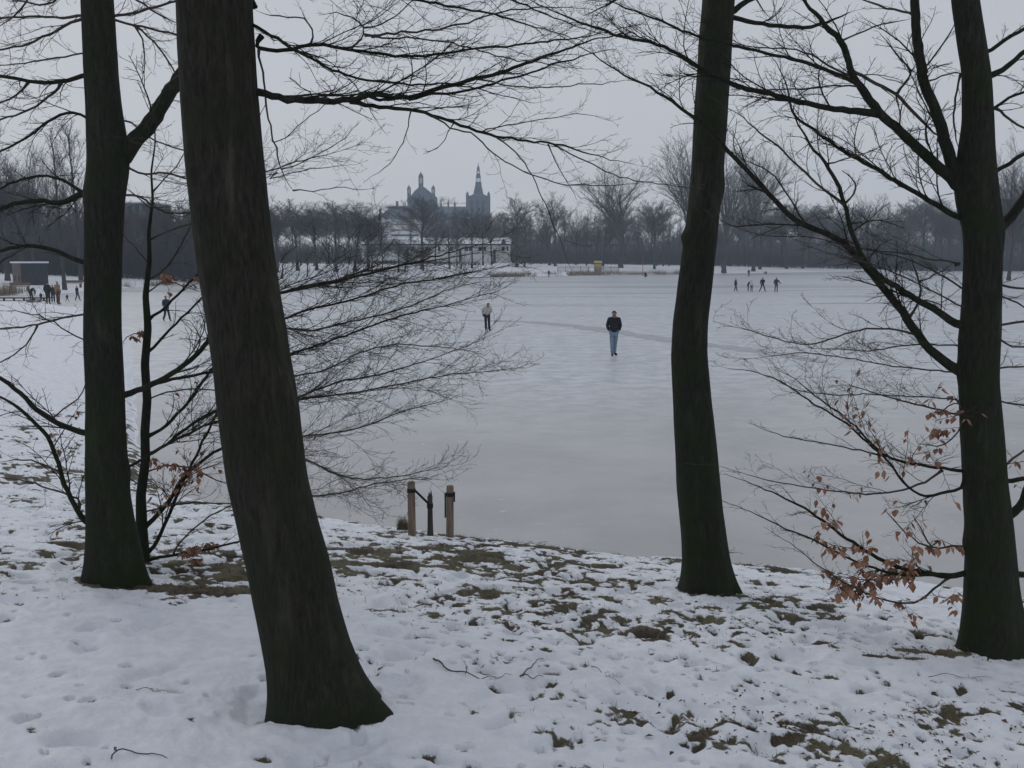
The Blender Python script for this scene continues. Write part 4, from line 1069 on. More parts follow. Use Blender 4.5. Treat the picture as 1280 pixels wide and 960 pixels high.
for kd, ks in (('round', 4), ('vase', 3), ('slim', 3), ('broad', 2)):
    PROTO[kd] = [far_proto(kd, 300 + 17 * k + len(kd)) for k in range(ks)]
print("protos", {k: [len(p[1].polygons) for p in v] for k, v in PROTO.items()})
rgf = np.random.default_rng(77)
def far_tree(px, top, D, kind, label, group=None, wide=1.0, name="bare_tree", k=None):
    tm, cm, zm = PROTO[kind][int(rgf.integers(0, len(PROTO[kind]))) if k is None else k]
    b = at(px, 330, D); z = max(ground_z(b[0], b[1]), 0.05)
    H = at(px, top, D)[2] - z; s = H / zm
    o = empty(name, (b[0], b[1], z - .1), label, "tree", group, rotz=float(rgf.random() * 6.28))
    if kind == 'round': wide *= 1.55
    if kind == 'vase' or kind == 'broad': wide *= 1.15
    o.scale = (s * wide, s * wide, s)
    link("trunk", tm, o); link("crown", cm, o)
    return o
# trees that stand out, each with its own look
far_tree(776, 193, 262, 'broad', "broad bare tree with a fan crown on the far bank right of the playground fence", wide=1.0, k=0)
far_tree(862, 158, 262, 'vase', "very tall bare tree with upswept limbs just left of the slender trunk", wide=1.05, k=0)
far_tree(905, 160, 250, 'vase', "very tall bare tree of upswept limbs with its trunk just right of the slender trunk", wide=.85, k=1)
far_tree(942, 166, 262, 'vase', "tall thin bare tree beside and right of the pair behind the slender trunk", wide=.62, k=2)
far_tree(646, 240, 255, 'round', "bare tree with a spreading domed crown right of the church spire", wide=1.15, k=0)
far_tree(694, 238, 268, 'round', "dense bare tree with a dark domed crown above the left end of the playground fence", wide=.9, k=1)
far_tree(528, 243, 225, 'round', "dense dark bare tree standing in front of the domed church front", wide=1.25, k=2)
far_tree(562, 254, 232, 'broad', "spreading many stemmed bare tree between the church front and the spire", wide=.85, k=1)
far_tree(590, 250, 238, 'round', "bare tree standing before the church tower's foot", wide=.8, k=3)
far_tree(818, 240, 258, 'round', "rounded bare tree left of the slender trunk behind the red pole", wide=.9, k=3)
far_tree(733, 252, 275, 'slim', "small slim bare tree between the dense dome tree and the broad fan tree", wide=.9)
far_tree(1085, 236, 258, 'broad', "broad bare tree filling the gap between the crooked boughs of the right edge trunk", wide=1.0, k=1)
far_tree(1262, 158, 170, 'vase', "very tall bare tree of upswept limbs right of the right edge trunk", wide=.7, k=1)
far_tree(1303, 165, 175, 'vase', "tall bare tree half cut off by the right edge of the picture", wide=.7, k=2)
far_tree(79, 142, 112, 'slim', "tall bare tree with a thick dark trunk beside the brick hut", wide=1.0, k=0)
far_tree(8, 128, 128, 'vase', "tallest bare tree at the left edge behind the brick hut", wide=.75, k=1)
far_tree(42, 165, 124, 'vase', "tall bare tree of many upright stems behind the brick hut", wide=.55, k=0)
far_tree(100, 138, 135, 'slim', "tall narrow bare tree seen just left of the leftmost big trunk", wide=1.0, k=1)
far_tree(-22, 140, 130, 'slim', "tall narrow bare tree left of the brick hut", wide=1.2, k=2)
# rows along the left half of the far bank
G1 = "park trees on the far bank left of the churches"
ORD = ['first', 'second', 'third', 'fourth', 'fifth', 'sixth', 'seventh', 'eighth', 'ninth', 'tenth', 'eleventh']
for i, (px, top, D, kd, wd) in enumerate([(346, 244, 190, 'round', 1.1), (372, 247, 200, 'round', 1.0), (396, 250, 205, 'round', .95), (420, 249, 200, 'round', 1.0), (443, 247, 208, 'round', 1.1), (460, 256, 205, 'round', .9), (478, 285, 215, 'round', .8), (330, 238, 195, 'broad', .8)]):
    far_tree(px, top, D, kd, "%s bare park tree on the snowy far bank, counted rightward from the thick leaning trunk" % ORD[i], G1, wd * 1.25)
G6 = "second row of trees behind the park trees left of the churches"
for px in range(322, 475, 14):
    far_tree(px + rgf.uniform(-3, 3), 256 + rgf.uniform(-7, 6), rgf.uniform(235, 262), rgf.choice(['slim', 'round']), "hazy bare tree of the second row behind the park trees left of the churches", G6, rgf.uniform(1.0, 1.3))
G2 = "trees of the dark wood behind the left bank"
for px, top in zip(range(-150, 262, 15), [215, 225, 240, 210, 236, 225, 240, 232, 215, 238, 225, 235, 205, 228, 215, 240, 225, 235, 222, 240, 236, 252, 246, 254, 248, 252, 246, 250]):
    far_tree(px + rgf.uniform(-5, 5), top + rgf.uniform(-4, 4), rgf.uniform(140, 185), rgf.choice(['slim', 'round', 'slim']), "bare tree of the close dark wood behind the left bank", G2, rgf.uniform(.9, 1.3))
G3 = "trees of the grey wood along the far bank"
for px in np.arange(610, 1450, 13.5):
    top = 262 + 7 * math.sin(px * .031) + rgf.uniform(-9, 9) - 8 * (px > 980)
    far_tree(px + rgf.uniform(-5, 5), top, rgf.uniform(272, 330), rgf.choice(['round', 'slim', 'round', 'broad']), "bare tree of the hazy grey wood along the right part of the far bank", G3, rgf.uniform(.8, 1.25))
G4 = "trees between the churches and the lake"
for i, px in enumerate([516, 547, 574, 606, 655]):
    far_tree(px + rgf.uniform(-3, 3), 266 + rgf.uniform(-6, 8), rgf.uniform(240, 285), rgf.choice(['round', 'slim']), "%s from the left of the slight bare trees before the long white building" % ORD[i], G4, rgf.uniform(.8, 1.1))
G5 = "small bushy trees on the snowy bank before the white building"
for i, (px, top, D) in enumerate([(352, 300, 170), (384, 305, 178), (465, 300, 205), (498, 296, 205), (506, 303, 206), (529, 303, 215)]):
    far_tree(px, top, D, 'round', "%s from the left of the small bushy trees on the snowy far bank" % ORD[i], G5, 1.5, name="small_tree")

# undergrowth and the wood farther back: nobody could count these
def thicket(name, x0, x1, Ds, n, hmax, wid, label, mt, top=None):
    px = rgf.uniform(x0, x1, n); D = rgf.uniform(Ds[0], Ds[1], n)
    X = (px - 640) / F * D; gz_ = np.maximum(ground_base(X, D), 0)
    hm = hmax * (0.45 + 0.75 * fbm(X * .07, D * .05, 3, 33))
    H = hm * rgf.uniform(.45, 1, n)
    az = rgf.random(n) * 6.28; ln = rgf.uniform(.05, .45, n)
    d = np.c_[np.cos(az) * ln, np.sin(az) * ln, np.ones(n)]
    b = np.c_[X, D, gz_ - .2]
    Pm = b + d * (H * .5)[:, None]; Pe = b + d * H[:, None] + np.c_[rgf.normal(0, .4, (n, 2)), np.zeros(n)]
    tb = Tubes(); tb.add(np.stack([b, Pm, Pe], 1), np.stack([wid + 0 * H, wid * .7 + 0 * H, wid * .3 + 0 * H], 1), 3)
    # side shoots
    k = n * 2; i = rgf.integers(0, n, k); t = rgf.uniform(.25, 1, k)[:, None]
    sb = b[i] * (1 - t) + Pe[i] * t; a2 = rgf.random(k) * 6.28
    se = sb + np.c_[np.cos(a2), np.sin(a2), rgf.uniform(.2, 1.6, k)] * (H[i] * rgf.uniform(.08, .22, k))[:, None]
    tb.add(np.stack([sb, (sb + se) / 2, se], 1), np.full((k, 3), wid * .45), 3)
    return tag(link(name, tb.mesh(name, mt)), label, kind='stuff')
M_under = mat("undergrowth twigs", (0.055, 0.052, 0.050), (0.085, 0.074, 0.066), scale=.2)
thicket("undergrowth", 640, 1480, (292, 335), 13000, 5.5, .07, "dark brushwood under the grey trees of the far bank", M_under)
thicket("undergrowth", -230, 260, (150, 195), 12000, 6.5, .05, "dark brushwood under the wood behind the left bank", M_under)
thicket("undergrowth", 255, 600, (262, 285), 2500, 1.6, .05, "low brushwood before the long white building", M_under)
thicket("distant_wood", 255, 455, (325, 345), 2500, 8.0, .09, "hazy mass of wood behind the long white building", M_under)
thicket("distant_wood", 600, 1520, (345, 470), 11000, 16.5, .11, "hazy mass of distant wood behind the far bank", M_under)
thicket("distant_wood", -320, 300, (200, 330), 8000, 16.0, .10, "hazy mass of distant wood behind the left bank", M_under)

# reeds along the far shore
M_reed = mat("dry reed", (0.16, 0.12, 0.085), (0.28, 0.215, 0.155), scale=.6)
def reeds(pxs, n, hgt, label, jitter=1.2, lift=0.0):
    out = []
    for (a, b) in zip(pxs[:-1], pxs[1:]):
        t = rgf.random(n)[:, None]; A, B_ = on_z(*a), on_z(*b)
        p = A * (1 - t) + B_ * t + np.c_[rgf.normal(0, .4, n), rgf.normal(0, jitter, n), np.zeros(n)]
        keep = fbm(p[:, 0] * .35, p[:, 1] * .2, 3, 12) > .47
        out.append(p[keep])
    p = np.concatenate(out); p[:, 2] = np.maximum(ground_base(p[:, 0], p[:, 1]), -.02); n = len(p)
    az = rgf.random(n) * 6.28; ln = rgf.uniform(0, .45, n); h = hgt * rgf.uniform(.35, 1, n)
    d = np.c_[np.cos(az) * ln, np.sin(az) * ln, np.ones(n)]; sd = np.c_[-np.sin(az), np.cos(az), 0 * az] * .022
    v = np.stack([p - sd, p + sd, p + d * h[:, None]], 1).reshape(-1, 3)
    tag(link("reeds", mesh_np("reeds", v, np.arange(n * 3).reshape(-1, 3), M_reed, False)), label, kind='stuff')
reeds([(612, 346.4), (660, 345.2), (720, 344.2), (770, 343.4), (865, 342.6)], 2600, 1.3, "brown reeds along the far shore below the playground fence", 3.0)
reeds([(150, 360), (215, 356)], 900, 1.2, "brown reeds on the shore between the two left trunks")
reeds([(0, 369), (18, 369)], 500, 1.6, "reddish brown reeds at the left edge by the water")
reeds([(330, 416), (400, 418), (470, 414)], 900, .16, "low yellowish reed stubble frozen in the ice behind the thick trunk", .5)
reeds([(480, 349), (520, 348.6), (560, 347.6)], 500, 1.0, "thin reeds on the far shore before the small trees")
print("far wood done")

# ------------------------------------------------------------------ buildings beyond the trees
M_stone = mat("grey church stone", (0.065, 0.08, 0.095), (0.10, 0.12, 0.14), scale=.12)
M_slate = mat("slate roof", (0.05, 0.075, 0.10), (0.08, 0.11, 0.14), scale=.2, rough=.6)
M_white = mat("white render", (0.60, 0.60, 0.60), (0.70, 0.70, 0.70), scale=.2)
M_dark = mat("dark glass and openings", (0.03, 0.035, 0.04), rough=.25)
M_fascia = mat("dark eaves board", (0.05, 0.045, 0.045), rough=.7)
M_brick = mat("red brown brick", (0.13, 0.085, 0.070), (0.18, 0.12, 0.10), scale=.8)
M_concrete = mat("grey concrete slabs", (0.14, 0.145, 0.15), (0.19, 0.195, 0.20), scale=.1)
M_band = mat("pinkish brick bands", (0.30, 0.22, 0.20), (0.36, 0.28, 0.26), scale=.2)

def XZ(D):
    return (lambda px: float(at(px, 300, D)[0])), (lambda py: float(at(640, py, D)[2]))
D = 650.0; X, Z = XZ(D); u = X(641) - X(640); g0 = 1.5
cath = empty("cathedral", (X(560), D, g0), "large hazy church with turreted front and slender pierced spire behind the trees", "church")
def cb(name, m, mt=None, par=cath, smooth=False):
    """world coordinates in, parent local out"""
    p = par.location; m.v = [(a - p[0], b - p[1], c - p[2]) for a, b, c in m.v]
    return m.build(name, mt or M_stone, par, smooth)
m = MB(); m.box(X(511.5), X(546), D - 8, D + 10, g0, Z(246)); cb("transept", m)
m = MB()
m.add([(X(516), D - 9, Z(246)), (X(543), D - 9, Z(246)), (X(543), D + 10, Z(246)), (X(516), D + 10, Z(246)), (X(520), D - 7, Z(240)), (X(538.5), D - 7, Z(240)), (X(538.5), D + 8, Z(240)), (X(520), D + 8, Z(240)),
       (X(525), D - 4, Z(234.5)), (X(532), D - 4, Z(234.5)), (X(532), D + 4, Z(234.5)), (X(525), D + 4, Z(234.5))],
      [(0, 1, 5, 4), (1, 2, 6, 5), (2, 3, 7, 6), (3, 0, 4, 7), (4, 5, 9, 8), (5, 6, 10, 9), (6, 7, 11, 10), (7, 4, 8, 11), (8, 9, 10, 11)])
cb("transept_roof", m, M_slate)
def turret(px, ybase, ytop, rpx, name="turret"):
    m = MB(); r = rpx * u; hgt = Z(ytop) - Z(ybase); c = (X(px), D - 7)
    z0 = Z(ybase)
    m.lathe(c[0], c[1], [(z0 - 12, r), (z0 + hgt * .30, r)], 8)
    for k in range(8):
        a = k * math.pi / 4; m.lathe(c[0] + r * .82 * math.cos(a), c[1] + r * .82 * math.sin(a), [(z0 + hgt * .30, r * .17), (z0 + hgt * .66, r * .17)], 5)
    m.lathe(c[0], c[1], [(z0 + hgt * .66, r * 1.05), (z0 + hgt * .72, r), (z0 + hgt * .82, r * .72), (z0 + hgt * .90, r * .3), (z0 + hgt, .05)], 8)
    return cb(name, m)
turret(513.5, 247, 232, 2.3); turret(543.3, 247, 232, 2.3)
turret(528.3, 237, 215.5, 3.0, "lantern")
for px, t in [(552, 252), (561, 249), (569, 251)]:
    m = MB(); m.lathe(X(px), D - 2, [(Z(262), .7), (Z((t + 258) / 2), .6), (Z(t), .05)], 6); cb("pinnacle", m)
m = MB(); m.box(X(544), X(590), D, D + 22, g0, Z(266)); cb("nave", m)
m = MB(); m.gable(X(544), X(590), D - 1, D + 23, Z(266), Z(257)); cb("nave_roof", m, M_slate)
m = MB(); m.box(X(584.5), X(612.5), D - 12, D + 14, g0, Z(246)); cb("tower", m)
for px in (585.5, 611.5):
    m = MB(); m.lathe(X(px), D - 11, [(g0, 1.1), (Z(246), 1.0), (Z(243.5), .9), (Z(240.5), .05)], 6); cb("turret", m)
m = MB(); m.hip(X(588), X(609.5), D - 9, D + 11, Z(246), Z(239.5), 5.5); cb("tower_roof", m, M_slate)
for px in (591, 598, 605):
    m = MB(); m.box(X(px - 1.3), X(px + 1.3), D - 12.25, D - 12.0, Z(275), Z(252)); cb("window", m, M_dark)
for px in (520, 528.5, 537):
    m = MB(); m.box(X(px - 1.6), X(px + 1.6), D - 8.25, D - 8.0, Z(278), Z(254)); cb("window", m, M_dark)
m = MB(); cx, cy = X(598.3), D
m.lathe(cx, cy, [(Z(243), 6.6 * u), (Z(240), 6.2 * u), (Z(232), 4.3 * u), (Z(227.5), 3.9 * u)], 8, .39)
for k in range(8):
    a = k * math.pi / 4 + .39; m.lathe(cx + 3.0 * u * math.cos(a), cy + 3.0 * u * math.sin(a), [(Z(227.5), .38 * u), (Z(222.5), .36 * u)], 5)
m.lathe(cx, cy, [(Z(222.5), 3.4 * u), (Z(221), 3.1 * u), (Z(217), 2.4 * u)], 8, .39)
for k in range(6):
    a = k * math.pi / 3; m.lathe(cx + 1.8 * u * math.cos(a), cy + 1.8 * u * math.sin(a), [(Z(217), .32 * u), (Z(214), .3 * u)], 5)
m.lathe(cx, cy, [(Z(214), 2.3 * u), (Z(212), 1.5 * u), (Z(210.5), 1.9 * u), (Z(208.5), 1.0 * u), (Z(206), .4 * u), (Z(202.5), .05)], 8)
cb("spire", m, M_slate)

D = 560.0; X, Z = XZ(D)
hs = empty("slate_roofed_hall", (X(495), D, 1.5), "hall with blue grey hipped slate roof and chimney, left of the church front", "building")
m = MB(); m.box(X(482), X(520), D - 8, D + 10, 1.5, Z(272)); cb("wall", m, M_stone, hs)
m = MB(); m.hip(X(480), X(522), D - 9, D + 11, Z(272.2), Z(257.5), 3.6); rf = cb("roof", m, M_slate, hs)
m = MB(); m.box(X(495.6), X(498.4), D - .5, D + 2, Z(258), Z(251.5)); ch = cb("chimney", m, M_brick, hs)
m = MB(); m.box(X(474.8), X(477.4), D - 1, D + 1, Z(276), Z(262)); m.box(X(474.5), X(477.7), D - 1.3, D + 1.3, Z(262), Z(261)); cb("chimney", m, M_stone, hs)

D = 440.0; X, Z = XZ(D)
of = empty("office_block", (X(495), D, 2.5), "pale office block with white stair tower and banded floors below the slate roof", "building")
m = MB(); m.box(X(463), X(478), D, D + 12, 2.5, Z(276)); m.box(X(488.6), X(524), D, D + 12, 2.5, Z(274.5)); cb("wall", m, M_white, of)
m = MB(); m.box(X(478.02), X(488.5), D - 1.2, D + 12.5, 2.5, Z(273.6)); cb("stair_tower", m, M_white, of)
for y in (279.5, 286.5, 293):
    for a, b in ((463.4, 477.6), (489.2, 523.6)):
        m = MB(); m.box(X(a), X(b), D - .15, D - .002, Z(y + 2.1), Z(y)); cb("window_band", m, M_band if y != 293 else M_dark, of)
D = 300.0; X, Z = XZ(D)
lg = empty("long_white_building", (X(548), D, 2.2), "long low white building with a snowy roof and dark windows beyond the far bank", "building")
m = MB(); m.box(X(452), X(638), D, D + 9, 2.2, Z(306)); cb("wall", m, M_white, lg)
m = MB(); m.box(X(451), X(639), D - .5, D - .1, Z(306.5), Z(304.8)); cb("eaves_board", m, M_fascia, lg)
m = MB(); m.gable(X(451), X(639), D - .6, D + 9.6, Z(304.8), Z(296.8)); rf = cb("roof", m, M_snow, lg)
m = MB(); m.gable(X(626), X(633), D - .9, D + 3, Z(304.6), Z(298), 'y'); d_ = cb("dormer", m, M_fascia, lg)
for px, wd in [(468, 3), (484, 4), (500, 4), (516, 4), (533, 4), (549, 3), (564, 4), (583, 4.2), (588, 3.2), (600, 4.2), (606, 3), (629, 3.4), (634.5, 2)]:
    m = MB(); m.box(X(px - wd / 2), X(px + wd / 2), D - .12, D - .002, Z(313.8), Z(308.4)); cb("window", m, M_dark, lg)
for px in (508, 575, 618):
    m = MB(); m.box(X(px - 1.6), X(px + 1.6), D - .14, D - .004, 2.3, Z(312)); cb("door", m, M_fascia, lg)
D = 352.0; X, Z = XZ(D)
br = empty("brick_house", (X(750), D, 2.5), "low reddish brick house half hidden by the grey wood behind the playground fence", "house")
m = MB(); m.box(X(708), X(792), D, D + 9, 2.5, Z(305)); cb("wall", m, M_brick, br)
m = MB(); m.gable(X(706), X(794), D - .6, D + 9.6, Z(305), Z(295)); cb("roof", m, M_slate, br)
for px in range(714, 790, 9):
    m = MB(); m.box(X(px - 1.6), X(px + 1.6), D - .12, D - .002, Z(313), Z(308)); cb("window", m, M_concrete, br)
def flats(x0, x1, top, D, dep, label, rows, cols):
    X, Z = XZ(D); o = empty("apartment_block", (X((x0 + x1) / 2), D, 2.0), label, "building")
    m = MB(); m.box(X(x0), X(x1), D, D + dep, 2.0, Z(top)); cb("wall", m, M_concrete, o)
    m = MB(); m.box(X(x0) - .2, X(x1) + .2, D - .2, D + dep + .2, Z(top), Z(top) + .35); cb("roof", m, M_snow, o)
    zt = Z(top); cw = (X(x1) - X(x0)) / cols; rh = (zt - 2) / rows
    for r_ in range(rows):
        for c in range(cols):
            m = MB(); a = X(x0) + cw * (c + .25); z = 2 + rh * (r_ + .35)
            m.box(a, a + cw * .5, D - .12, D - .002, z, z + rh * .42); cb("window", m, M_dark, o)
flats(151, 196, 254, 235, 11, "grey flat roofed apartment block in the haze between the two left trunks", 5, 5)
flats(1238, 1340, 248.5, 360, 11, "grey flat roofed apartment block beyond the right edge trunk", 7, 8)

# brick hut by the water
c0 = on_ground(27, 356); D = c0[1]; X, Z = XZ(D); s_ = 45 / F * D / math.sqrt(2); hh = Z(328) - c0[2]
hut = empty("hut", (c0[0], c0[1] + s_ * .7, c0[2] - .1), "small flat roofed brick hut by the water at the left edge", "hut", rotz=R(45))
h2_ = s_ / 2
m = MB(); m.box(-h2_, h2_, -h2_, h2_, 0, hh); m.build("wall", mat("hut brick", (0.11, 0.090, 0.080), (0.155, 0.128, 0.115), scale=2), hut)
m = MB(); m.box(h2_ + .004, h2_ + .05, -h2_ + .02, h2_ - .02, 0, hh - .02); m.build("dark_boarding", mat("dark boards", (0.035, 0.038, 0.042), (0.055, 0.058, 0.062), scale=3, stretch=(1, 4, .3)), hut)
hut.rotation_euler = (0, 0, R(-45))
m = MB(); m.box(-h2_ - .15, h2_ + .15, -h2_ - .15, h2_ + .15, hh, hh + .2); m.build("roof", M_snow, hut)
for x in (-.22, .26):
    m = MB(); m.box(s_ * x - .25, s_ * x + .25, -h2_ - .03, -h2_ - .003, hh * .22, hh * .42); m.build("window", mat("dull red shutter", (0.10, 0.035, 0.03)), hut)

# jetty, bench, playground
M_wood = mat("dark wet wood", (0.045, 0.038, 0.034), (0.08, 0.068, 0.058), scale=3, stretch=(.3, 3, 1))
M_brownwood = mat("brown wood", (0.17, 0.10, 0.07), (0.24, 0.15, 0.11), scale=3)
a = on_z(-12, 376.2); b = on_z(58, 376.2)
jt = empty("jetty", (a[0], a[1], 0), "long low dark wooden jetty along the water behind the people at the left", "jetty")
m = MB()
L_ = b[0] - a[0]
m.box(0, L_, 0, 1.4, .22, .30); m.build("deck", M_wood, jt)
for k in range(6):
    m = MB(); m.box(.3 + k * (L_ - .6) / 5 - .07, .3 + k * (L_ - .6) / 5 + .07, .05, .19, -.1, .219); m.build("post", M_wood, jt)
def bench(px, py, length, label):
    g = on_ground(px, py); o = empty("park_bench", g, label, "bench")
    m = MB(); m.box(-length / 2, length / 2, -.22, .2, .42, .47); m.build("seat", M_brownwood, o)
    m = MB(); m.box(-length / 2, length / 2, .22, .26, .55, .88); m.build("backrest", M_brownwood, o)
    for x in (-.42, .42):
        m = MB(); m.box(x * length - .04, x * length + .04, -.2, .22, -.05, .418); m.box(x * length - .04, x * length + .04, .262, .31, -.05, .86); m.build("leg", M_wood, o)
bench(90, 359, 2.6, "brown wooden bench behind the standing people at the left")
bench(24, 363, 2.4, "brown wooden bench in front of the brick hut")
g = on_ground(736, 341); D = g[1]; X, Z = XZ(D)
M_rail = mat("brown painted fence metal", (0.10, 0.07, 0.055), (0.16, 0.11, 0.085), scale=2)
fx0, fx1 = X(697.5), X(773.5)
fe = empty("playground_fence", (fx0, D, g[2]), "low brown railing fence round the yellow playground tower on the far bank", "fence")
fw = fx1 - fx0
for z in (.12, 1.35):
    m = MB(); m.box(0, fw, -.03, .03, z, z + .09); m.build("rail", M_rail, fe)
m = MB()
for k in range(90):
    x = fw * (k + .5) / 90
    if abs(x / fw - .62) < .09: continue
    m.box(x - .022, x + .022, -.022, .022, .211, 1.349)
m.build("pickets", M_rail, fe)
for k in range(9):
    m = MB(); m.box(fw * k / 8 - .06, fw * k / 8 + .06, -.065, .065, -.1, 1.55); m.build("post", M_fascia if k in (0, 8) else M_rail, fe)
M_yel = mat("yellow painted boards", (0.42, 0.33, 0.12), (0.48, 0.39, 0.17), scale=3)
M_orn = mat("orange brown boards", (0.34, 0.22, 0.13), (0.40, 0.27, 0.17), scale=3)
tx = X(748.5)
pt = empty("playground_tower", (tx, D + 1.5, g[2]), "small yellow and orange playground tower inside the brown railing fence", "play tower", scale=.82)
for x in (-1.0, 1.0):
    for y in (-.8, .8):
        m = MB(); m.box(x - .07, x + .07, y - .07, y + .07, -.1, 3.0); m.build("post", M_orn, pt)
m = MB(); m.box(-.92, .92, -.92, -.88, .3, 1.45); m.build("lower_panel", M_orn, pt)
m = MB(); m.box(-1.05, 1.05, -1.0, -.93, 1.5, 2.7); m.build("upper_panel", M_yel, pt)
m = MB(); m.box(-.92, .92, -.85, .9, 1.38, 1.46); m.build("platform", M_brownwood, pt)
m = MB(); m.gable(-1.2, 1.2, -1.1, 1.1, 3.0, 3.6); m.build("roof", M_yel, pt)
m = MB(); m.add([(1.1, -.4, 1.42), (1.1, .4, 1.42), (3.0, .4, .15), (3.0, -.4, .15), (1.1, -.4, 1.32), (1.1, .4, 1.32), (3.0, .4, .05), (3.0, -.4, .05)], [(0, 3, 2, 1), (4, 5, 6, 7), (0, 4, 7, 3), (1, 2, 6, 5), (0, 1, 5, 4), (2, 3, 7, 6)]); m.build("slide", M_orn, pt)
g = on_z(804, 345.5); D = g[1]; X, Z = XZ(D)
pl = empty("marker_pole", (X(804), D, 0), "thin reddish pole standing on the far ice beside a crouching person", "pole")
m = MB(); m.lathe(0, 0, [(0, .06), (Z(318), .05)], 8); m.build("shaft", mat("faded red paint", (0.30, 0.13, 0.11)), pl)
m = MB(); m.lathe(0, 0, [(Z(318) + .002, .09), (Z(318) + .2, .09)], 8); m.build("cap", M_fascia, pl)
g = on_ground(820.5, 333); bn = empty("litter_bin", g, "dark litter bin on the snowy far bank right of the broad fan tree", "bin")
m = MB(); m.lathe(0, 0, [(0, .12), (.3, .12)], 8); m.build("foot", M_fascia, bn)
m = MB(); m.lathe(0, 0, [(.302, .36), (.5, .42), (1.1, .42), (1.25, .30), (1.27, .1)], 12); m.build("body", M_fascia, bn)

# ------------------------------------------------------------------ people
def skin_mesh(name, pts, edges, rad, mt, parent, sub=1, root=0):
    me = bpy.data.meshes.new(name + "_tmp"); me.from_pydata([tuple(p) for p in pts], edges, [])
    o = bpy.data.objects.new(name + "_tmp", me); COL.objects.link(o)
    mo = o.modifiers.new("s", 'SKIN'); mo.use_smooth_shade = True
    me = o.data
    for i, r in enumerate(rad):
        me.skin_vertices[0].data[i].radius = (r, r) if not isinstance(r, tuple) else r
        me.skin_vertices[0].data[i].use_root = (i == root)
    if sub: o.modifiers.new("u", 'SUBSURF').levels = sub
    dg = bpy.context.evaluated_depsgraph_get()
    out = bpy.data.meshes.new_from_object(o.evaluated_get(dg)); out.name = name
    bpy.data.objects.remove(o); bpy.data.meshes.remove(me)
    out.materials.clear(); out.materials.append(mt)
    for p in out.polygons: p.use_smooth = True
    return link(name, out, parent)

BASE = dict(pelvis=(0, 0, .95), belly=(0, 0, 1.10), chest=(0, 0, 1.28), upper=(0, .01, 1.42), neck=(0, 0, 1.515), chin=(0, -.025, 1.60), head=(0, -.005, 1.685),
            shoL=(.175, .01, 1.41), elbL=(.235, .04, 1.15), wriL=(.235, -.03, .92), hanL=(.235, -.05, .85), hipL=(.09, 0, .89), kneL=(.10, -.02, .50), ankL=(.10, .01, .09), toeL=(.12, -.15, .04),
            shoR=(-.175, .01, 1.41), elbR=(-.235, .04, 1.15), wriR=(-.235, -.03, .92), hanR=(-.235, -.05, .85), hipR=(-.09, 0, .89), kneR=(-.10, -.02, .50), ankR=(-.10, .01, .09), toeR=(-.12, -.15, .04))
RAD = dict(pelvis=.118, belly=.125, chest=.145, upper=.115, neck=.055, chin=.075, head=.092, sho=.062, elb=.046, wri=.032, han=.034, hip=.088, kne=.058, ank=.042, toe=.034)
CM = {}
def cm(c, rough=.85):
    if c not in CM: CM[c] = mat("cloth %d" % len(CM), c, tuple(min(1, v * 1.35 + .004) for v in c), scale=14, rough=rough, bump=.3, bscale=30)
    return CM[c]
M_skin = mat("skin", (0.26, 0.165, 0.135), rough=.6)
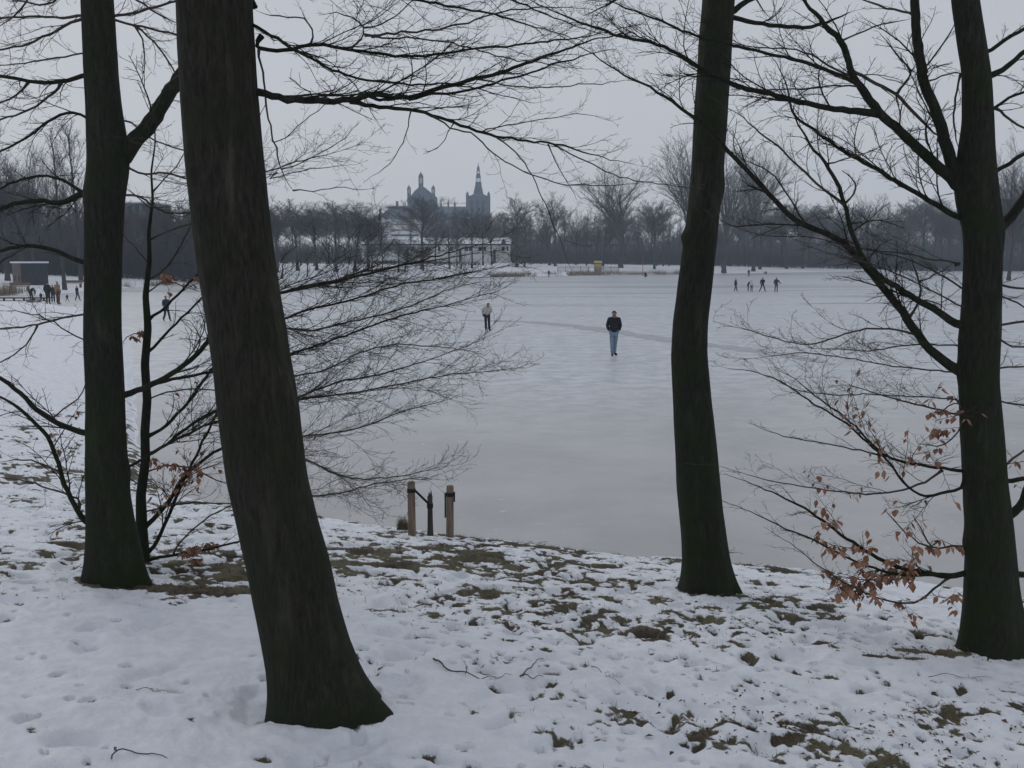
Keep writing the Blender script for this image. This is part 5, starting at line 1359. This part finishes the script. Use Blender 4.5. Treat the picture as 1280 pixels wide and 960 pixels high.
def person(px, feet, top, label, jacket, trousers, hair=(.02, .015, .012), shoes=(.012, .012, .014), rotz=0.0, pose=None, coat=0.0, group=None, ice=True, detail=False, hat=None, fat=1.0, cat="person", hunch=1.0):
    g = on_z(px, feet, 0.008) if ice else on_ground(px, feet)
    D = g[1]; ht = (at(px, top, D)[2] - g[2])
    J = dict(BASE); J.update(pose or {})
    zmax = J['head'][2] + .095
    sc = ht / zmax
    o = empty("person", g, label, cat, group, rotz=R(rotz)); o.scale = (sc,) * 3
    names = list(J); ix = {n: i for i, n in enumerate(names)}
    def R_(n, ex=0.0): return (RAD[n[:3]] if n[:3] in RAD else RAD[n]) * (fat if n in ('pelvis', 'belly', 'chest') else 1) + ex
    def build(nm, use, edges, ex, mt, extra=None, root=None):
        use = list(use); pts = [J[n] for n in use]; rad = [R_(n, ex if not isinstance(ex, dict) else ex.get(n, .015)) for n in use]
        if extra:
            for (pn, p, r) in extra:
                edges = edges + [(pn, 'x%d' % len(pts))]; use.append('x%d' % len(pts)); pts.append(p); rad.append(r)
        k = {n: i for i, n in enumerate(use)}
        return skin_mesh(nm, pts, [(k[a], k[b]) for a, b in edges], rad, mt, o, 2 if detail else 1, k[root or use[0]])
    spine = [('pelvis', 'belly'), ('belly', 'chest'), ('chest', 'upper'), ('upper', 'neck'), ('neck', 'chin'), ('chin', 'head')]
    arms = [('upper', 'shoL'), ('shoL', 'elbL'), ('elbL', 'wriL'), ('wriL', 'hanL'), ('upper', 'shoR'), ('shoR', 'elbR'), ('elbR', 'wriR'), ('wriR', 'hanR')]
    legs = [('pelvis', 'hipL'), ('hipL', 'kneL'), ('kneL', 'ankL'), ('ankL', 'toeL'), ('pelvis', 'hipR'), ('hipR', 'kneR'), ('kneR', 'ankR'), ('ankR', 'toeR')]
    extra = None
    if detail:
        hd = Vector(J['chin']); extra = [('chin', tuple(hd + Vector((0, -.095, .025))), .013)]
        for sd in 'LR':
            h = Vector(J['han' + sd]); d = (h - Vector(J['wri' + sd])).normalized(); s1_ = d.cross(Vector((0, 0, 1)));
            s1_ = (s1_ if s1_.length > .2 else Vector((0, 1, 0))).normalized()
            for q, (of, ln) in enumerate([(-.03, .065), (-.01, .08), (.01, .078), (.03, .06)]):
                extra.append(('han' + sd, tuple(h + s1_ * of * 1.2 + d * ln + Vector((0, 0, -.012 * q))), .0095))
            extra.append(('han' + sd, tuple(h + s1_ * .055 - d * .0 + Vector((0, 0, .01))), .011))
    build("body", names, spine + arms + legs, 0.0, M_skin, extra)
    jn = ['pelvis', 'belly', 'chest', 'upper', 'neck', 'shoL', 'elbL', 'wriL', 'shoR', 'elbR', 'wriR']
    if coat:
        J['coat'] = (J['pelvis'][0], J['pelvis'][1], J['pelvis'][2] - coat); RAD['coa'] = .15; RAD['coat'] = .155
    je = [('pelvis', 'belly'), ('belly', 'chest'), ('chest', 'upper'), ('upper', 'neck')] + [a for a in arms if 'han' not in a[0] + a[1]]
    jn += ['hipL', 'hipR']; je += [('pelvis', 'hipL'), ('pelvis', 'hipR')]
    if coat: jn.append('coat'); je.append(('pelvis', 'coat'))
    ex = {n: .026 for n in jn}; ex['neck'] = .012; ex['pelvis'] = .035; ex['belly'] = .035; ex['wriL'] = ex['wriR'] = .024; ex['shoL'] = ex['shoR'] = ex['upper'] = .042; ex['coat'] = 0; ex['hipL'] = ex['hipR'] = .03
    build("jacket", jn, je, ex, cm(jacket), root='chest')
    tn = ['pelvis', 'hipL', 'kneL', 'ankL', 'hipR', 'kneR', 'ankR']
    build("trousers", tn, [a for a in legs if 'toe' not in a[0] + a[1]], {'pelvis': .012, 'hipL': .014, 'hipR': .014, 'kneL': .02, 'kneR': .02, 'ankL': .026, 'ankR': .026}, cm(trousers))
    for sd in 'LR':
        build("shoe", ['ank' + sd, 'toe' + sd], [('ank' + sd, 'toe' + sd)], .016, cm(shoes, .5))
    hp = Vector(J['head']); fw_ = Vector(J['chin']) - hp; back = Vector((0, .04, 0))
    skin_mesh("hat" if hat else "hair", [tuple(hp + Vector((0, .004, .03))), tuple(hp + back + Vector((0, .01, -.04)))], [(0, 1)], [.108, .098], cm(hat or hair), o, 1)
    if detail:
        for x in (-.032, .032):
            m = MB(); c = Vector(J['chin']) + Vector((x, -.072, .065)); m.lathe(c.x, c.y, [(c.z - .008, .004), (c.z, .011), (c.z + .008, .004)], 6); m.build("eye", cm((.01, .01, .01), .3), o)
        for x in (-1, 1):
            m = MB(); c = (hp + Vector(J['chin'])) / 2 + Vector((x * .088, .0, 0)); m.lathe(c.x, c.y, [(c.z - .03, .006), (c.z, .016), (c.z + .03, .01)], 6); m.build("ear", M_skin, o)
    else:
        sk = 1
    return o, sc
BLK = (.012, .013, .017); NAVY = (.016, .02, .035); GRY = (.045, .048, .055)
POCK = dict(elbL=(.25, .06, 1.16), wriL=(.185, -.03, .98), hanL=(.125, -.03, .945), elbR=(-.25, .06, 1.16), wriR=(-.185, -.03, .98), hanR=(-.125, -.03, .945), pelvis=(0, 0, .93))
p1 = dict(POCK); p1.update(kneR=(-.075, -.04, .50), ankR=(-.055, .0, .09), toeR=(-.06, -.16, .04), kneL=(.06, .06, .50), ankL=(.045, .15, .10), toeL=(.14, .04, .05))
man, _ = person(767, 445.5, 387, "man in black jacket and light blue jeans walking on the ice", (.010, .011, .016), (.155, .215, .29), pose=p1, detail=True, fat=1.08)
p2 = dict(BASE); 
lean = lambda p, a: (p[0], p[1] - a, p[2])
p2 = dict(belly=(0, -.03, 1.09), chest=(0, -.12, 1.24), upper=(.01, -.19, 1.36), neck=(.03, -.24, 1.43), chin=(.07, -.29, 1.49), head=(.07, -.275, 1.575), shoL=(.18, -.17, 1.34), shoR=(-.165, -.17, 1.33),
          elbL=(.235, .0, 1.13), wriL=(.16, .14, 1.04), hanL=(.10, .17, 1.02), elbR=(-.27, -.03, 1.12), wriR=(-.235, .06, .96), hanR=(-.215, .05, .90), kneL=(.11, -.08, .50), ankL=(.13, .02, .09), toeL=(.20, -.12, .04), kneR=(-.08, -.05, .50), ankR=(-.07, .02, .09), toeR=(-.07, -.15, .04))
wj, _ = person(609, 413.8, 377.5, "skater in a cream jacket, dark trousers and dark hat leaning forward on the ice", (.40, .40, .36), (.014, .016, .024), pose=p2, detail=True, hat=(.05, .022, .024))
m = MB(); m.box(-.27, -.14, .0, .10, .86, .98); bag = m.build("glove", cm(BLK), wj)
# the right hand group
g_ = "group of skaters on the far ice right of the slender trunk"
WALK = dict(kneL=(.09, -.14, .52), ankL=(.10, -.22, .09), toeL=(.11, -.38, .05), kneR=(-.09, .03, .50), ankR=(-.10, .22, .12), toeR=(-.10, .09, .04), wriL=(.24, .12, .95), hanL=(.24, .12, .88), wriR=(-.24, -.18, 1.0), hanR=(-.24, -.22, .94))
STRIDE = dict(hipL=(.10, 0, .90), kneL=(.22, -.05, .50), ankL=(.37, .05, .10), toeL=(.46, -.06, .04), kneR=(-.17, -.08, .48), ankR=(-.36, -.05, .09), toeR=(-.46, -.16, .04), elbL=(.26, .08, 1.2), wriL=(.16, -.12, 1.12), hanL=(.12, -.16, 1.13), elbR=(-.27, 0, 1.15), wriR=(-.30, -.14, .95), hanR=(-.31, -.18, .90))
person(919.3, 364.3, 347.5, "slim skater all in black, leftmost of the group beyond the slender trunk", NAVY, BLK, rotz=90, pose=WALK, group=g_)
person(934.8, 364.2, 350.5, "small bent figure in dull purple beside the child in white", (.06, .055, .085), (.05, .045, .06), rotz=70, pose=dict(p2, **{}), group=g_)
person(939.3, 364.4, 350.2, "child in a white top and dark trousers skating beside the purple figure", (.55, .56, .60), (.04, .035, .055), group=g_, hat=(.45, .45, .5))
person(952.8, 364.8, 346.4, "skater in black striding, legs wide apart, right beside the child in white", BLK, NAVY, pose=STRIDE, group=g_)
person(970, 365.4, 346.2, "broad skater in grey navy, one arm held out, rightmost of the skating group", (.035, .04, .065), (.06, .06, .08), pose=dict(STRIDE, kneL=(.12, 0, .5), ankL=(.13, 0, .09), toeL=(.15, -.15, .04), kneR=(-.12, 0, .5), ankR=(-.14, 0, .09), toeR=(-.15, -.15, .04), elbL=(.36, .02, 1.20), wriL=(.50, -.05, 1.0), hanL=(.54, -.06, .94)), group=g_, fat=1.15)
person(903.7, 343.3, 338.8, "tiny child at the far shore just right of the slender trunk", GRY, BLK)
person(935.8, 345.8, 336.5, "lone dark figure standing on the ice near the far shore behind the skating group", BLK, BLK)
CROUCH = dict(pelvis=(0, .1, .42), belly=(0, .02, .58), chest=(0, -.08, .74), upper=(0, -.14, .87), neck=(0, -.18, .96), chin=(0, -.23, 1.03), head=(0, -.22, 1.11), shoL=(.17, -.12, .86), shoR=(-.17, -.12, .86), elbL=(.22, -.22, .62), elbR=(-.22, -.22, .62),
              wriL=(.12, -.38, .50), hanL=(.10, -.43, .46), wriR=(-.12, -.38, .50), hanR=(-.10, -.43, .46), hipL=(.10, .08, .38), hipR=(-.10, .08, .38), kneL=(.13, -.30, .45), kneR=(-.13, -.30, .45), ankL=(.12, -.12, .09), ankR=(-.12, -.12, .09), toeL=(.12, -.28, .04), toeR=(-.12, -.28, .04))
person(957, 343.2, 338.0, "crouching dark figure on the far ice behind the striding skater", BLK, GRY, pose=CROUCH, rotz=90)
person(955, 343.0, 339.0, "small child beside the crouching figure on the far ice", GRY, GRY)
person(686, 346.6, 337.5, "dark figure standing alone on the ice left of the playground fence", BLK, NAVY)
person(713.5, 343.6, 338.2, "dark figure crouching at the reeds below the left end of the playground fence", BLK, BLK, pose=CROUCH, rotz=80)
person(807.5, 347.0, 339.0, "dark figure crouching on the far ice at the foot of the thin red pole", BLK, BLK, pose=CROUCH, rotz=-60)
person(993, 334, 328.5, "distant walker on the far snow behind the skating group", GRY, GRY, ice=False)
person(835.5, 327.5, 321, "left of two distant dark walkers on the path close left of the slender trunk", GRY, GRY, ice=False)
person(841, 327.5, 321, "right of two distant dark walkers on the path close left of the slender trunk", GRY, GRY, ice=False)
g_ = "two people standing on the ice behind the thick leaning trunk"
person(420.5, 358.5, 346.3, "left of the two dark people standing on the far ice right of the thick trunk", (.02, .035, .035), BLK, group=g_, fat=1.2)
person(427.5, 357.5, 346.8, "right of the two dark people standing on the far ice right of the thick trunk", (.02, .035, .04), BLK, group=g_, rotz=60, fat=1.2)
person(208.5, 401.5, 369, "walker in dark blue on the ice between the slim beech and the thick trunk", (.022, .030, .055), BLK, rotz=60, pose=WALK, coat=.25)
# the people at the left shore
g_ = "people gathered by the water at the left edge"
BEND = dict(pelvis=(0, .15, .92), belly=(0, .0, 1.02), chest=(0, -.16, 1.10), upper=(0, -.29, 1.16), neck=(0, -.37, 1.19), chin=(0, -.44, 1.21), head=(0, -.46, 1.29), shoL=(.17, -.27, 1.14), shoR=(-.17, -.27, 1.14), elbL=(.2, -.33, .88), elbR=(-.2, -.33, .88), wriL=(.14, -.43, .68), wriR=(-.14, -.43, .68), hanL=(.13, -.46, .61), hanR=(-.13, -.46, .61), hipL=(.09, .13, .88), hipR=(-.09, .13, .88))
person(39.5, 376.0, 358.8, "stooping adult in dark clothes bent over the low sledge at the left shore", BLK, NAVY, pose=BEND, rotz=60, group=g_)
person(51.5, 376.3, 365.3, "small child in black by the sledge at the left shore", BLK, BLK, group=g_)
person(60.5, 380.5, 351.5, "tall adult in a long black coat, seen from behind, left of the ochre coat", (.011, .012, .015), BLK, rotz=180, coat=.38, pose=POCK, group=g_, fat=1.15)
person(66.8, 378.5, 355.5, "adult in black with a pale scarf between the long black coat and the ochre coat", (.014, .016, .02), NAVY, rotz=200, coat=.2, pose=POCK, group=g_)
person(73, 380.5, 350.8, "adult in an ochre coat and brown trousers at the left shore", (.22, .155, .085), (.10, .05, .04), rotz=150, coat=.18, pose=POCK, group=g_, fat=1.2, hair=(.16, .10, .05))
person(84.3, 377.5, 367.5, "small child in black with legs apart right of the ochre coat", BLK, BLK, pose=STRIDE, group=g_)
person(97, 375.8, 356.5, "walker in navy nearest the leftmost big trunk at the left shore", (.02, .024, .045), (.03, .035, .06), pose=WALK, rotz=90, group=g_)
g = on_z(46, 377.4); sl_ = empty("sledge", (g[0], g[1] - .5, .006), "low dark blue sledge on the ice between the stooping adult and the child", "sledge", rotz=R(10))
M_sled = mat("dark blue plastic", (0.02, 0.035, 0.06), rough=.5)
m = MB(); m.box(-.6, .6, -.22, .22, .20, .26); m.build("seat", M_sled, sl_)
for y in (-.19, .19):
    m = MB(); m.box(-.65, .6, y - .02, y + .02, .002, .05); m.box(-.45, -.41, y - .02, y + .02, .052, .198); m.box(.41, .45, y - .02, y + .02, .052, .198); m.build("runner", M_sled, sl_)

# ------------------------------------------------------------------ winter haze
mh = bpy.data.materials.new("winter haze"); mh.use_nodes = True
t_ = mh.node_tree; t_.nodes.clear()
o_ = t_.nodes.new("ShaderNodeOutputMaterial"); v_ = t_.nodes.new("ShaderNodeVolumePrincipled")
v_.inputs['Color'].default_value = (0.64, 0.77, 0.91, 1)
v_.inputs['Density'].default_value = 0.00056
v_.inputs['Anisotropy'].default_value = 0.0
t_.links.new(v_.outputs[0], o_.inputs['Volume'])
m = MB(); m.box(-945, 945, -945, 945, -1.6, 80)
hz = m.build("haze", mh); tag(hz, "thin blue grey winter haze", kind='stuff')
